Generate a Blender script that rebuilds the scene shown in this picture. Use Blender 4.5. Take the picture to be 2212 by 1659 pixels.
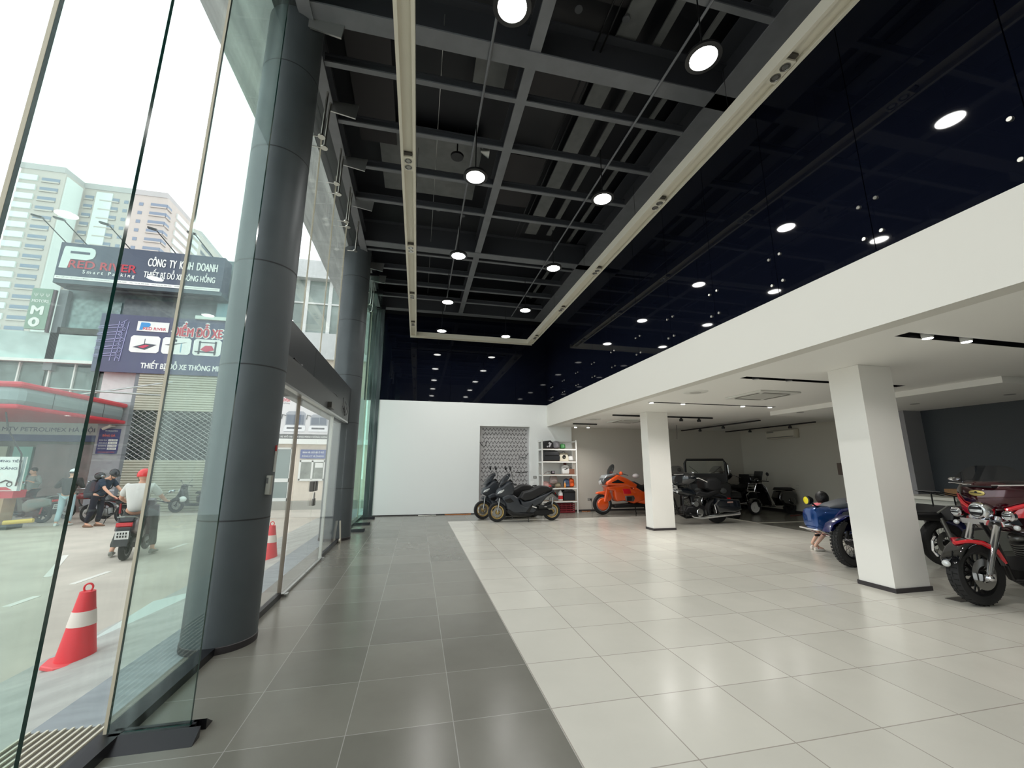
import bpy, bmesh, math, random
from mathutils import Vector, Matrix, noise
from math import sin, cos, pi, radians, sqrt
random.seed(7)
S = bpy.context.scene
for o in list(bpy.data.objects): bpy.data.objects.remove(o)
COL = S.collection
# ---------------------------------------------------------------- camera
W_, H_ = 2212, 1659
cd = bpy.data.cameras.new('camera'); cam = bpy.data.objects.new('camera', cd); COL.objects.link(cam)
cd.sensor_width = 36; cd.lens = 886.77 / W_ * 36; cd.clip_start = .05; cd.clip_end = 1000
CM = Matrix.Rotation(-.2227, 4, 'Z') @ Matrix.Rotation(.1975, 4, 'X') @ Matrix.Rotation(-.0014, 4, 'Y') @ Matrix.Rotation(pi/2, 4, 'X')
CM.translation = (0, 0, 1.476)
cam.matrix_world = CM
S.camera = cam
# ---------------------------------------------------------------- world, exposure
S.view_settings.view_transform = 'Standard'; S.view_settings.look = 'None'
S.view_settings.gamma = 1; S.view_settings.use_curve_mapping = False
S.view_settings.exposure = 0.1
wd = bpy.data.worlds.new('overcast_sky'); S.world = wd; wd.use_nodes = True
bgn = wd.node_tree.nodes['Background']
bgn.inputs[0].default_value = (.93, .97, 1, 1); bgn.inputs[1].default_value = 2.15
# ---------------------------------------------------------------- material helpers
def srgb(r, g, b):
    f = lambda c: ((c/255+.055)/1.055)**2.4 if c > 10 else c/255/12.92
    return (f(r), f(g), f(b), 1)
MATS = {}
def mat(name, col, rough=.5, metal=0, spec=.5, emit=None, es=0, var=0, vscale=6, bump=0, bscale=30, coat=0, stretch=None, stops=(.35, .65)):
    if name in MATS: return MATS[name]
    m = bpy.data.materials.new(name); m.use_nodes = True; MATS[name] = m
    nt = m.node_tree; b = nt.nodes['Principled BSDF']
    c = srgb(*col) if max(col) > 1 else (*col, 1)
    b.inputs['Base Color'].default_value = c; b.inputs['Roughness'].default_value = rough
    b.inputs['Metallic'].default_value = metal; b.inputs['Specular IOR Level'].default_value = spec
    if coat: b.inputs['Coat Weight'].default_value = coat; b.inputs['Coat Roughness'].default_value = .05
    if emit: b.inputs['Emission Color'].default_value = srgb(*emit); b.inputs['Emission Strength'].default_value = es
    if var or bump:
        tc = nt.nodes.new('ShaderNodeTexCoord'); mp = nt.nodes.new('ShaderNodeMapping')
        nt.links.new(tc.outputs['Object'], mp.inputs[0])
        if stretch: mp.inputs['Scale'].default_value = stretch
        n = nt.nodes.new('ShaderNodeTexNoise'); n.inputs['Scale'].default_value = vscale; n.inputs['Detail'].default_value = 6
        nt.links.new(mp.outputs[0], n.inputs[0])
        if var:
            r = nt.nodes.new('ShaderNodeValToRGB'); e = r.color_ramp.elements
            e[0].position, e[1].position = stops
            e[0].color = (*[max(0, x*(1-var)) for x in c[:3]], 1); e[1].color = (*[min(1, x*(1+var)) for x in c[:3]], 1)
            nt.links.new(n.outputs[0], r.inputs[0]); nt.links.new(r.outputs[0], b.inputs['Base Color'])
        if bump:
            n2 = nt.nodes.new('ShaderNodeTexNoise'); n2.inputs['Scale'].default_value = bscale; nt.links.new(mp.outputs[0], n2.inputs[0])
            bp = nt.nodes.new('ShaderNodeBump'); bp.inputs['Strength'].default_value = bump; bp.inputs['Distance'].default_value = .01
            nt.links.new(n2.outputs[0], bp.inputs['Height']); nt.links.new(bp.outputs[0], b.inputs['Normal'])
    return m
def glass(name, tint, refl=1.0, ior=1.5, rough=0.0, dirt_haze=0):
    if name in MATS: return MATS[name]
    m = bpy.data.materials.new(name); m.use_nodes = True; MATS[name] = m
    nt = m.node_tree; nt.nodes.remove(nt.nodes['Principled BSDF']); out = nt.nodes['Material Output']
    t = nt.nodes.new('ShaderNodeBsdfTransparent'); t.inputs[0].default_value = (*tint, 1)
    g = nt.nodes.new('ShaderNodeBsdfGlossy'); g.inputs['Roughness'].default_value = rough; g.inputs[0].default_value = (refl, refl, refl, 1)
    lw = nt.nodes.new('ShaderNodeLayerWeight'); lw.inputs[0].default_value = .5
    pw = nt.nodes.new('ShaderNodeMath'); pw.operation = 'POWER'; pw.inputs[1].default_value = 5; nt.links.new(lw.outputs['Facing'], pw.inputs[0])
    f = nt.nodes.new('ShaderNodeMath'); f.operation = 'MULTIPLY_ADD'; f.inputs[1].default_value = .5; f.inputs[2].default_value = .035; nt.links.new(pw.outputs[0], f.inputs[0])
    mx = nt.nodes.new('ShaderNodeMixShader'); nt.links.new(f.outputs[0], mx.inputs[0])
    nt.links.new(t.outputs[0], mx.inputs[1]); nt.links.new(g.outputs[0], mx.inputs[2])
    last = mx
    if dirt_haze:
        tc = nt.nodes.new('ShaderNodeTexCoord'); mp = nt.nodes.new('ShaderNodeMapping'); mp.inputs['Scale'].default_value = (3, 3, .25)
        n = nt.nodes.new('ShaderNodeTexNoise'); n.inputs['Scale'].default_value = 5; n.inputs['Detail'].default_value = 8
        nt.links.new(tc.outputs['Object'], mp.inputs[0]); nt.links.new(mp.outputs[0], n.inputs[0])
        r = nt.nodes.new('ShaderNodeMapRange'); r.inputs[1].default_value = .45; r.inputs[2].default_value = .8; r.inputs[4].default_value = dirt_haze
        nt.links.new(n.outputs[0], r.inputs[0])
        d = nt.nodes.new('ShaderNodeBsdfDiffuse'); d.inputs[0].default_value = (.75, .85, .85, 1)
        m2 = nt.nodes.new('ShaderNodeMixShader'); nt.links.new(r.outputs[0], m2.inputs[0]); nt.links.new(mx.outputs[0], m2.inputs[1]); nt.links.new(d.outputs[0], m2.inputs[2]); last = m2
    nt.links.new(last.outputs[0], out.inputs[0])
    return m
def tilemat(name, base, amp, x0, y0, s=.6, grout=(.25, .24, .22), gw=.006, rough=.25, hue=(0, 0, 0), w2=None, spec=.5):
    m = bpy.data.materials.new(name); m.use_nodes = True; MATS[name] = m
    nt = m.node_tree; N = nt.nodes; L = nt.links; b = N['Principled BSDF']
    g = N.new('ShaderNodeNewGeometry'); sp = N.new('ShaderNodeSeparateXYZ'); L.new(g.outputs['Position'], sp.inputs[0])
    def mth(op, a, c=None):
        n = N.new('ShaderNodeMath'); n.operation = op
        for i, v in enumerate((a, c)):
            if v is None: continue
            if hasattr(v, 'type'): L.new(v, n.inputs[i])
            else: n.inputs[i].default_value = v
        return n.outputs[0]
    u = mth('DIVIDE', mth('SUBTRACT', sp.outputs[0], x0), s); v = mth('DIVIDE', mth('SUBTRACT', sp.outputs[1], y0), w2 or s)
    fu, fv = mth('FRACT', u), mth('FRACT', v)
    cu, cv = mth('FLOOR', u), mth('FLOOR', v)
    cmb = N.new('ShaderNodeCombineXYZ'); L.new(cu, cmb.inputs[0]); L.new(cv, cmb.inputs[1])
    wn = N.new('ShaderNodeTexWhiteNoise'); L.new(cmb.outputs[0], wn.inputs[0])
    e = lambda f, ss: mth('LESS_THAN', mth('MINIMUM', f, mth('SUBTRACT', 1, f)), gw/2/ss)
    gr = mth('MAXIMUM', e(fu, s), e(fv, w2 or s))
    n1 = N.new('ShaderNodeTexNoise'); n1.inputs['Scale'].default_value = 1.6; n1.inputs['Detail'].default_value = 8; n1.inputs['Roughness'].default_value = .62
    ad = N.new('ShaderNodeVectorMath'); ad.operation = 'MULTIPLY_ADD'; L.new(wn.outputs['Color'], ad.inputs[0]); ad.inputs[1].default_value = (9, 9, 9); L.new(g.outputs['Position'], ad.inputs[2])
    L.new(ad.outputs[0], n1.inputs[0])
    val = mth('ADD', mth('MULTIPLY', mth('SUBTRACT', wn.outputs['Value'], .5), amp), mth('MULTIPLY', mth('SUBTRACT', n1.outputs[0], .5), amp*1.5))
    mul = mth('ADD', 1, val)
    c = srgb(*base)
    vm = N.new('ShaderNodeVectorMath'); vm.operation = 'SCALE'; vm.inputs[0].default_value = c[:3]; L.new(mul, vm.inputs['Scale'])
    mx = N.new('ShaderNodeMix'); mx.data_type = 'RGBA'; L.new(gr, mx.inputs[0]); L.new(vm.outputs[0], mx.inputs[6]); mx.inputs[7].default_value = (*grout, 1)
    L.new(mx.outputs[2], b.inputs['Base Color'])
    L.new(mth('ADD', rough, mth('MULTIPLY', n1.outputs[0], .12)), b.inputs['Roughness'])
    b.inputs['Specular IOR Level'].default_value = spec
    return m
# ---------------------------------------------------------------- mesh builder
class MB:
    def __init__(s): s.v = []; s.f = []; s.mi = []; s.cur = 0
    def m(s, i): s.cur = i; return s
    def add(s, vs, fs):
        k = len(s.v); s.v += [tuple(x) for x in vs]; s.f += [tuple(k+i for i in f) for f in fs]; s.mi += [s.cur]*len(fs); return s
    def bx(s, x0, x1, y0, y1, z0, z1):
        if x0 > x1: x0, x1 = x1, x0
        if y0 > y1: y0, y1 = y1, y0
        if z0 > z1: z0, z1 = z1, z0
        return s.add([(x0,y0,z0),(x1,y0,z0),(x1,y1,z0),(x0,y1,z0),(x0,y0,z1),(x1,y0,z1),(x1,y1,z1),(x0,y1,z1)],
                     [(3,2,1,0),(4,5,6,7),(0,1,5,4),(1,2,6,5),(2,3,7,6),(3,0,4,7)])
    def obx(s, c, d, rot=(0,0,0)):
        R = Matrix.Rotation(rot[2],3,'Z') @ Matrix.Rotation(rot[1],3,'Y') @ Matrix.Rotation(rot[0],3,'X')
        vs = [Vector(c) + R @ Vector((a*d[0]/2, b*d[1]/2, e*d[2]/2)) for a,b,e in [(-1,-1,-1),(1,-1,-1),(1,1,-1),(-1,1,-1),(-1,-1,1),(1,-1,1),(1,1,1),(-1,1,1)]]
        return s.add(vs, [(3,2,1,0),(4,5,6,7),(0,1,5,4),(1,2,6,5),(2,3,7,6),(3,0,4,7)])
    def tube(s, pts, r, n=8, cap=True, closed=False):
        P = [Vector(p) for p in pts]; m = len(P)
        rs = r if isinstance(r, (list, tuple)) else [r]*m
        rings = []; up = None
        for i, p in enumerate(P):
            a = P[(i-1) % m] if (i > 0 or closed) else p; b = P[(i+1) % m] if (i < m-1 or closed) else p
            t = (b-a); t = t.normalized() if t.length > 1e-9 else Vector((0,0,1))
            if up is None:
                up = Vector((0,0,1)) if abs(t.z) < .9 else Vector((1,0,0))
            x = t.cross(up); 
            if x.length < 1e-6: x = t.orthogonal()
            x.normalize(); y = x.cross(t).normalized(); up = y
            rings.append([p + (x*cos(2*pi*k/n) + y*sin(2*pi*k/n))*rs[i] for k in range(n)])
        vs = [q for R in rings for q in R]; fs = []
        for i in range(m if closed else m-1):
            j = (i+1) % m
            fs += [(i*n+k, i*n+(k+1)%n, j*n+(k+1)%n, j*n+k) for k in range(n)]
        if cap and not closed: fs += [tuple(range(n))[::-1], tuple((m-1)*n+k for k in range(n))]
        return s.add(vs, fs)
    def cyl(s, a, b, r, r2=None, n=20): return s.tube([a, b], [r, r if r2 is None else r2], n)
    def lathe(s, prof, c=(0,0,0), axis='z', n=28, closed=False):
        vs = []; fs = []; m = len(prof)
        for k in range(n):
            a = 2*pi*k/n
            for (r, h) in prof:
                p = (r*cos(a), r*sin(a), h)
                if axis == 'y': p = (p[0], p[2], p[1])
                if axis == 'x': p = (p[2], p[0], p[1])
                vs.append((c[0]+p[0], c[1]+p[1], c[2]+p[2]))
        for k in range(n):
            j = (k+1) % n
            for i in range(m if closed else m-1):
                i2 = (i+1) % m
                fs.append((k*m+i, j*m+i, j*m+i2, k*m+i2))
        return s.add(vs, fs)
    def sph(s, c, r, n=16, rot=(0,0,0), zr=(-1, 1)):
        r = r if isinstance(r, (tuple, list)) else (r, r, r)
        R = Matrix.Rotation(rot[2],3,'Z') @ Matrix.Rotation(rot[1],3,'Y') @ Matrix.Rotation(rot[0],3,'X')
        m = max(5, n//2); vs = []; fs = []
        a0, a1 = math.asin(zr[0]), math.asin(zr[1])
        for i in range(m+1):
            t = a0 + (a1-a0)*i/m
            for k in range(n):
                p = 2*pi*k/n
                vs.append(Vector(c) + R @ Vector((r[0]*cos(t)*cos(p), r[1]*cos(t)*sin(p), r[2]*sin(t))))
        for i in range(m):
            fs += [(i*n+k, i*n+(k+1)%n, (i+1)*n+(k+1)%n, (i+1)*n+k) for k in range(n)]
        return s.add(vs, fs)
    def prism(s, poly, axis, a, b):
        n = len(poly)
        def P(u, v, w): return {'y': (u, w, v), 'x': (w, u, v), 'z': (u, v, w)}[axis]
        vs = [P(u, v, a) for u, v in poly] + [P(u, v, b) for u, v in poly]
        fs = [tuple(range(n)), tuple(range(2*n-1, n-1, -1))] + [(i, i+n, (i+1)%n+n, (i+1)%n) for i in range(n)]
        return s.add(vs, fs)
    def puff(s, poly, w, rd=.03, yc=0, steps=3, w2=None):
        """rounded slab: side outline in xz, half width w in y, edges rounded by rd"""
        n = len(poly); area = sum(poly[i][0]*poly[(i+1)%n][1]-poly[(i+1)%n][0]*poly[i][1] for i in range(n))
        if area < 0: poly = poly[::-1]
        def inset(d):
            out = []
            for i in range(n):
                p0, p1, p2 = Vector(poly[i-1]), Vector(poly[i]), Vector(poly[(i+1)%n])
                e1 = (p1-p0); e2 = (p2-p1)
                if e1.length < 1e-9 or e2.length < 1e-9: out.append(tuple(p1)); continue
                e1.normalize(); e2.normalize()
                n1 = Vector((-e1.y, e1.x)); n2 = Vector((-e2.y, e2.x)); nn = n1+n2
                if nn.length < 1e-3: nn = n1
                nn.normalize(); k = min(1.6, 1/max(.35, nn.dot(n1)))
                q = p1 + nn*d*k; out.append((q.x, q.y))
            return out
        w2 = w if w2 is None else w2
        lay = []
        for i in range(steps+1):
            a = pi/2*i/steps; lay.append((-(w2-rd) - rd*cos(a)*1.0, rd*(1-sin(a))))
        lay = [(-(w2-rd)-rd*cos(pi/2*i/steps), rd*(1-sin(pi/2*i/steps))) for i in range(steps+1)]
        lay += [((w-rd)+rd*cos(pi/2*i/steps), rd*(1-sin(pi/2*i/steps))) for i in range(steps, -1, -1)]
        vs = []
        for y, d in lay:
            q = inset(d); vs += [(x, yc+y, z) for x, z in q]
        L = len(lay); fs = [tuple(range(n)), tuple((L-1)*n+i for i in range(n-1, -1, -1))]
        for l in range(L-1): fs += [(l*n+i, (l+1)*n+i, (l+1)*n+(i+1)%n, l*n+(i+1)%n) for i in range(n)]
        return s.add(vs, fs)
    def loft(s, secs, n=16, cap=True, p=2.0):
        """secs: (center, rx, ry, axisdir) ; superellipse rings; axis 'x','y','z' normal"""
        vs = []; fs = []
        for (c, a, b, ax) in secs:
            for k in range(n):
                t = 2*pi*k/n; cc, ss = cos(t), sin(t)
                u = a*math.copysign(abs(cc)**(2/p), cc); v = b*math.copysign(abs(ss)**(2/p), ss)
                o = {'x': (0, u, v), 'y': (u, 0, v), 'z': (u, v, 0)}[ax] if isinstance(ax, str) else tuple(ax[0]*u + ax[1]*v)
                vs.append((c[0]+o[0], c[1]+o[1], c[2]+o[2]))
        m = len(secs)
        for i in range(m-1): fs += [(i*n+k, i*n+(k+1)%n, (i+1)*n+(k+1)%n, (i+1)*n+k) for k in range(n)]
        if cap: fs += [tuple(range(n))[::-1], tuple((m-1)*n+k for k in range(n))]
        return s.add(vs, fs)
    def xf(s, M, start=0):
        for i in range(start, len(s.v)): s.v[i] = tuple(M @ Vector(s.v[i]))
        return s
    def build(s, name, mats, parent=None, smooth=True, ang=40, bevel=0):
        me = bpy.data.meshes.new(name); me.from_pydata(s.v, [], s.f)
        if not isinstance(mats, (list, tuple)): mats = [mats]
        for m in mats: me.materials.append(m)
        if len(mats) > 1:
            for p, i in zip(me.polygons, s.mi): p.material_index = min(i, len(mats)-1)
        bm = bmesh.new(); bm.from_mesh(me); bmesh.ops.recalc_face_normals(bm, faces=bm.faces); bm.to_mesh(me); bm.free()
        if smooth:
            me.shade_smooth(); me.set_sharp_from_angle(angle=radians(ang))
        o = bpy.data.objects.new(name, me); COL.objects.link(o)
        if parent: o.parent = parent
        if bevel:
            b = o.modifiers.new('bevel', 'BEVEL'); b.width = bevel; b.segments = 2; b.limit_method = 'ANGLE'; b.angle_limit = radians(50)
        return o
def tag(o, label=None, cat=None, group=None, kind=None):
    if label: o['label'] = label
    if cat: o['category'] = cat
    if group: o['group'] = group
    if kind: o['kind'] = kind
    return o
def thing(name, label, cat, loc=(0,0,0), rz=0, group=None):
    o = bpy.data.objects.new(name, None); COL.objects.link(o); o.empty_display_size = .1
    o.location = loc; o.rotation_euler = (0, 0, rz); return tag(o, label, cat, group)
def struct(name, mb, m, smooth=False, bevel=0): return tag(mb.build(name, m, None, smooth, bevel=bevel), kind='structure')
def kids(o): return [c for c in bpy.data.objects if c.parent == o]
def dup(root, loc=None, rz=None, label=None, group=None, parent=None):
    r = root.copy(); COL.objects.link(r)
    if parent: r.parent = parent
    if loc is not None: r.location = loc
    if rz is not None: r.rotation_euler = (0, 0, rz)
    if label: r['label'] = label
    if group: r['group'] = group
    for c in kids(root): dup(c, parent=r)
    return r
FONT_CACHE = {}
def text(body, parent, name, m, loc, w, h=None, rot=(pi/2, 0, 0), ext=.002, bold=0, space=1.0, shear=0, align='LEFT', label=None):
    """flat lettering; fitted to width w (and height h if given)"""
    c = bpy.data.curves.new('t', 'FONT'); c.body = body; c.size = 1; c.extrude = 0; c.offset = 0; c.space_character = space; c.shear = shear
    o = bpy.data.objects.new('t', c); COL.objects.link(o)
    dg = bpy.context.evaluated_depsgraph_get(); me = bpy.data.meshes.new_from_object(o.evaluated_get(dg))
    bpy.data.objects.remove(o); bpy.data.curves.remove(c)
    xs = [v.co.x for v in me.vertices]; ys = [v.co.y for v in me.vertices]
    sx = w/(max(xs)-min(xs)); sy = (h/(max(ys)-min(ys))) if h else sx
    x0 = min(xs) if align == 'LEFT' else (min(xs)+max(xs))/2; y0 = min(ys)
    for v in me.vertices: v.co = ((v.co.x-x0)*sx, (v.co.y-y0)*sy, ext)
    if bold:
        vs = [tuple(v.co) for v in me.vertices]; fs = [tuple(p.vertices) for p in me.polygons]; n_ = len(vs); b_ = bold*1.1*max(sy, sx*.7)
        V = []; F = []
        for k, (dx, dy) in enumerate(((0, 0), (1, 0), (-1, 0), (0, .7), (0, -.7))):
            V += [(x+dx*b_, y+dy*b_, z+k*.0002) for x, y, z in vs]; F += [tuple(i+k*n_ for i in f) for f in fs]
        me = bpy.data.meshes.new(name); me.from_pydata(V, [], F)
    me.materials.clear(); me.materials.append(m); me.name = name
    o = bpy.data.objects.new(name, me); COL.objects.link(o); o.parent = parent; o.location = loc; o.rotation_euler = rot
    if label: o['label'] = label
    return o
# ---------------------------------------------------------------- shared materials
white = mat('white_paint', (236, 236, 232), .55)
wallw = mat('wall_paint', (246, 248, 246), .6)
dgrey = mat('dark_grey_cladding', (80, 86, 89), .5, metal=.2, var=.06, vscale=3)
dgrey2 = mat('dark_grey_panel', (62, 66, 68), .4, metal=.3, var=.06, vscale=3)
steelp = mat('painted_steel_beam', (112, 114, 118), .55, var=.08, vscale=4)
deckm = mat('dark_ceiling_deck', (20, 22, 28), .5)
black = mat('black_plastic', (18, 18, 20), .35)
blackg = mat('gloss_black_paint', (8, 9, 12), .08, coat=1)
rubber = mat('tyre_rubber', (30, 30, 31), .75, bump=.15, bscale=60)
chrome = mat('chrome', (225, 226, 230), .08, metal=1)
steel = mat('brushed_steel', (170, 170, 168), .3, metal=1)
alum = mat('aluminium', (185, 186, 184), .35, metal=.9)
navy = mat('navy_back_painted_glass', (12, 15, 26), .03, spec=.32)
pane = glass('clear_pane', (.955, .975, .968), dirt_haze=.05)
finm = glass('green_tinted_fin_glass', (.875, .955, .925), dirt_haze=.1)  # pale film raised on the fins to paint in extra brightness
finedge = mat('green_glass_edge', (20, 62, 56), .12)
trimd = mat('dark_trim', (52, 48, 50), .5)
lens = mat('lamp_lens', (255, 255, 255), .4, emit=(255, 255, 250), es=30)
# ================================================================ floor
LX0, LX1, LY1, BY = .875, 8.88, 11.75, 13.35
tl = tilemat('light_stone_tiles', (203, 200, 190), .11, .88, 2.17, grout=(.34, .31, .27), gw=.007, rough=.16)
td = tilemat('dark_slate_tiles', (114, 112, 104), .24, .275, 2.17, grout=(.30, .29, .27), gw=.005, rough=.17)
fl = MB().bx(LX0, LX1, -3, LY1, -.1, 0)
struct('floor', fl, tl)
fd = MB().bx(-1.72, LX0, -3, BY, -.1, 0).bx(LX0, 13, LY1, BY+.3, -.1, 0).bx(LX1, 13, -3, LY1, -.1, 0)
struct('floor', fd, td)
lm = mat('pale_stone_strip', (205, 200, 188), .3)
struct('trim_1', MB().bx(LX1-.02, LX1+.1, 9.65, LY1, 0, .003).bx(LX1+.1, 12.0, 9.65, 9.77, 0, .003), lm)
# metal floor hatch beside the front pillar
tag(MB().bx(5.95, 6.2, 3.72, 3.86, .001, .006).build('floor_outlet_cover', mat('outlet_plate', (120, 116, 112), .4, metal=.6), None, False), 'small grey floor outlet cover beside the near square pillar', 'floor outlet')
# ================================================================ white back wall with niche
GZ = 2.8; FZ = 3.52; SX = 4.25; RX = 12.0
wb = MB()
nx0, nx1, nz = 1.95, 3.64, 2.77
wb.bx(-1.25, nx0, BY, BY+.25, 0, FZ).bx(nx0, nx1, BY, BY+.25, nz, FZ).bx(nx1, SX, BY, BY+.25, 0, FZ).bx(SX, 5.12, BY, BY+.25, 0, GZ)
wb.bx(nx0, nx1, BY+.2, BY+.25, 0, nz); struct('wall_back', wb, [wallw])
struct('wall_recess_back', MB().bx(5.12, RX+.3, BY+.1, BY+.3, 0, GZ), [mat('greige_wall', (206, 202, 192), .65)])
struct('baseboard_back', MB().bx(-1.25, nx0, BY-.012, BY, 0, .03).bx(nx1, 5.12, BY-.012, BY, 0, .03).bx(5.12, RX, BY+.088, BY+.1, 0, .05), trimd)
# wavy adhesive beads in the niche
adh = mat('niche_plaster', (188, 186, 186), .8)
bead = mat('adhesive_bead', (112, 108, 110), .8)
npn = thing('adhesive_panel', 'grey wall niche panel covered with wavy rows of dried adhesive', 'wall panel', ((nx0+nx1)/2, BY+.16, 0))
MB().bx(-.845, .845, -.008, 0, 0, nz).build('backing', adh, npn, False)
b = MB()
for row in range(19):
    z = .2 + row*.137; pts = []
    nn = 96; x0, x1 = -.76+random.uniform(-.02, .04), .78
    for i in range(nn+1):
        t = i/nn; ph = t*2*pi*13 + row*pi
        pts.append((x0+(x1-x0)*t + .018*sin(2*ph), -.012, z+.052*math.tanh(2*sin(ph)) + .006*sin(9*t+row)))
    b.tube(pts, .008, 5)
b.build('bead', bead, npn)
for pts in ([(-.82,-.02,2.25),(-.7,-.02,2.1),(-.62,-.02,2.14),(-.6,-.02,2.3)], [(.8,-.02,1.3),(.6,-.02,1.26),(.4,-.02,1.28)], [(.82,-.02,1.9),(.7,-.02,1.75),(.5,-.02,1.78)]):
    MB().tube(pts, .008, 5).build('loose_wire', black, npn)
# wall right / dark wall / grey column
struct('wall_right', MB().bx(RX, RX+.2, 7.6, BY+.3, 0, GZ), mat('right_wall_paint', (200, 196, 184), .65))
struct('baseboard_right', MB().bx(RX-.015, RX, 7.6, BY+.1, 0, .08), trimd)
tag(MB().bx(10.45, 10.95, 6.9, 7.45, 0, GZ).bx(10.95, RX, 7.2, 7.6, 0, GZ).build('grey_pier', mat('grey_pier_paint', (150, 150, 154), .6), None, False), kind='structure').name = 'wall_pier'
struct('wall_dark', MB().bx(10.95, 11.15, -3, 7.0, 0, GZ), mat('charcoal_wall', (62, 68, 74), .5, var=.05, vscale=40))
struct('wall_rear', MB().bx(-1.7, 13, -3.2, -3, 0, 7.4), mat('rear_wall', (190, 190, 186), .7))
# ================================================================ mezzanine slab
struct('wall_fascia', MB().bx(SX, SX+.2, -3, BY, GZ, FZ), mat('fascia_paint', (216, 214, 206), .55))
sof = MB()
def slots(y0, y1, x0, x1): pass
# soffit in strips leaving recessed light slots
SL = [(2.96, 3.10, 4.76, 9.3), (5.09, 5.23, 4.76, 7.88), (7.64, 7.74, 4.68, 7.86)]
y = -3.0
for (a, b_, xa, xb) in SL:
    sof.bx(SX+.2, RX+.2, y, a, GZ, GZ+.12); sof.bx(SX+.2, xa, a, b_, GZ, GZ+.12); sof.bx(xb, RX+.2, a, b_, GZ, GZ+.12); y = b_
sof.bx(SX+.2, RX+.2, y, BY+.3, GZ, GZ+.12)

sof.bx(SX+.1, RX+.2, -3, BY+.3, GZ+.121, GZ+.16)
struct('ceiling_soffit', sof, mat('soffit_paint', (240, 239, 234), .6))
struct('ceiling_bulkhead', MB().bx(8.4, RX, 4.2, 8.38, GZ-.1, GZ-.001), mat('soffit_paint'  , (232, 230, 224), .6))
struct('floor_mezzanine', MB().bx(SX+.2, RX, -3, BY, FZ-.05, FZ), dgrey2)
# upper dark glass : individual panels
stand = mat('standoff_steel', (210, 208, 200), .25, metal=1)
def panel_proto():
    t = thing('glass_wall_panel', '', 'glass panel')
    MB().bx(-.03, 0, .004, 1.106, 0, 2.86).build('panel', navy, t, False)
    for y in (.08, 1.03):
        for z in (.18, .53):
            q = MB().lathe([(0, -.014), (.017, -.014), (.02, -.008), (.02, .0), (0, .0)], (0,0,0), 'x', 14).build('standoff_cap', stand, t); q.location = (-.031, y, z)
    return t
ordn = ['first','second','third','fourth','fifth','sixth','seventh','eighth','ninth','tenth','eleventh','twelfth','thirteenth']
pp = panel_proto(); k = 0
y = 2.8 + 1.11*9
while y > -1:
    loc = (SX+.031, y-.02 if y+1.11 < BY else y-.02, FZ)
    o = pp if k == 0 else dup(pp, loc)
    o.location = loc; o['label'] = f'{ordn[k]} dark navy glass panel from the back corner above the long white fascia'; o['group'] = 'dark glass panels above the mezzanine edge'
    k += 1; y -= 1.11
for i in range(5):
    loc = (-1.25+1.1*i, BY+.031, FZ)
    if i == 0:
        bp_ = thing('glass_wall_panel', '', 'glass panel'); MB().bx(-.03, 0, .004, 1.096, 0, 2.86).build('panel', navy, bp_, False); o = bp_
    else: o = dup(bp_)
    o['label'] = f'{ordn[i]} dark navy glass panel from the left on the back wall'; o['group'] = 'dark glass panels above the back wall'
    o.location = (-1.25+1.1*i, BY+.031, FZ); o.rotation_euler = (0, 0, -pi/2)
    o.scale = (1, -1, 1) if False else (1, 1, 1); o.location.x = -1.25+1.1*(i)
    o.rotation_euler = (0, 0, pi/2); o.scale = (1, 1, 1); o.location.x = -1.25+1.1*(i+1)
struct('wall_upper_back', MB().bx(-1.72, SX+.1, BY+.065, BY+.2, FZ, 7.3).bx(SX+.07, SX+.2, -3, BY+.2, FZ, 7.3), mat('dark_backing', (14, 15, 20), .6))
struct('trim_2', MB().bx(-1.5, -1.25, BY-.03, BY+.2, 0, 6.5), mat('dark_frame', (58, 60, 66), .5))
# ================================================================ ceiling deck & steel
struct('ceiling', MB().bx(-1.9, SX+.2, -3.2, BY+.3, 7.3, 7.4), deckm)
struct('wall_facade_head', MB().bx(-1.75, -1.50, -3.2, BY+.2, 6.42, 7.3), dgrey2)
def ibeam(mb, ax, a, b, c, zb, h, w, tf=.02, tw=.016):
    """I profile running along ax from a to b centred at c"""
    for q_, (u0, u1, z0, z1) in enumerate([(-w/2, w/2, zb, zb+tf), (-w/2, w/2, zb+h-tf, zb+h), (-tw/2, tw/2, zb+tf, zb+h-tf)]):
        mb.m(0 if q_ == 0 else 1)
        if ax == 'x': mb.bx(a, b, c+u0, c+u1, z0, z1)
        else: mb.bx(c+u0, c+u1, a, b, z0, z1)
    return mb
def beam(name, label, ax, a, b, c, zb, h, w, group=None):
    return tag(ibeam(MB(), ax, a, b, c, zb, h, w).build(name, [steelp, mat('beam_web_shade', (62, 64, 70), .6)], None, False), label, 'beam', group)  # shade painted into webs and top flanges; bottom flange stays lighter
mainY = [(-.9, 'behind'), (4.03, 'above the near round column'), (8.93, 'above the far round column')]
for (yc, w) in mainY[1:]:
    beam('main_ceiling_beam', f'deep grey steel cross beam {w}', 'x', -1.5, SX, yc, 6.38, .55, .22)
beam('main_ceiling_beam', 'deep grey steel cross beam against the back wall', 'x', -1.5, SX, 12.9, 6.38, .5, .2)
beam('long_ceiling_beam', 'grey steel beam running lengthwise down the middle of the ceiling', 'y', -3, 12.8, 1.17, 6.40, .36, .14)
beam('long_ceiling_beam', 'deep grey steel beam running lengthwise along the dark glass wall', 'y', -3, 12.8, 3.93, 6.38, .6, .5)
beam('long_ceiling_beam', 'dark steel edge beam running lengthwise above the glass facade', 'y', -3, 12.8, -1.42, 6.36, .3, .14)
k = 0
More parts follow.
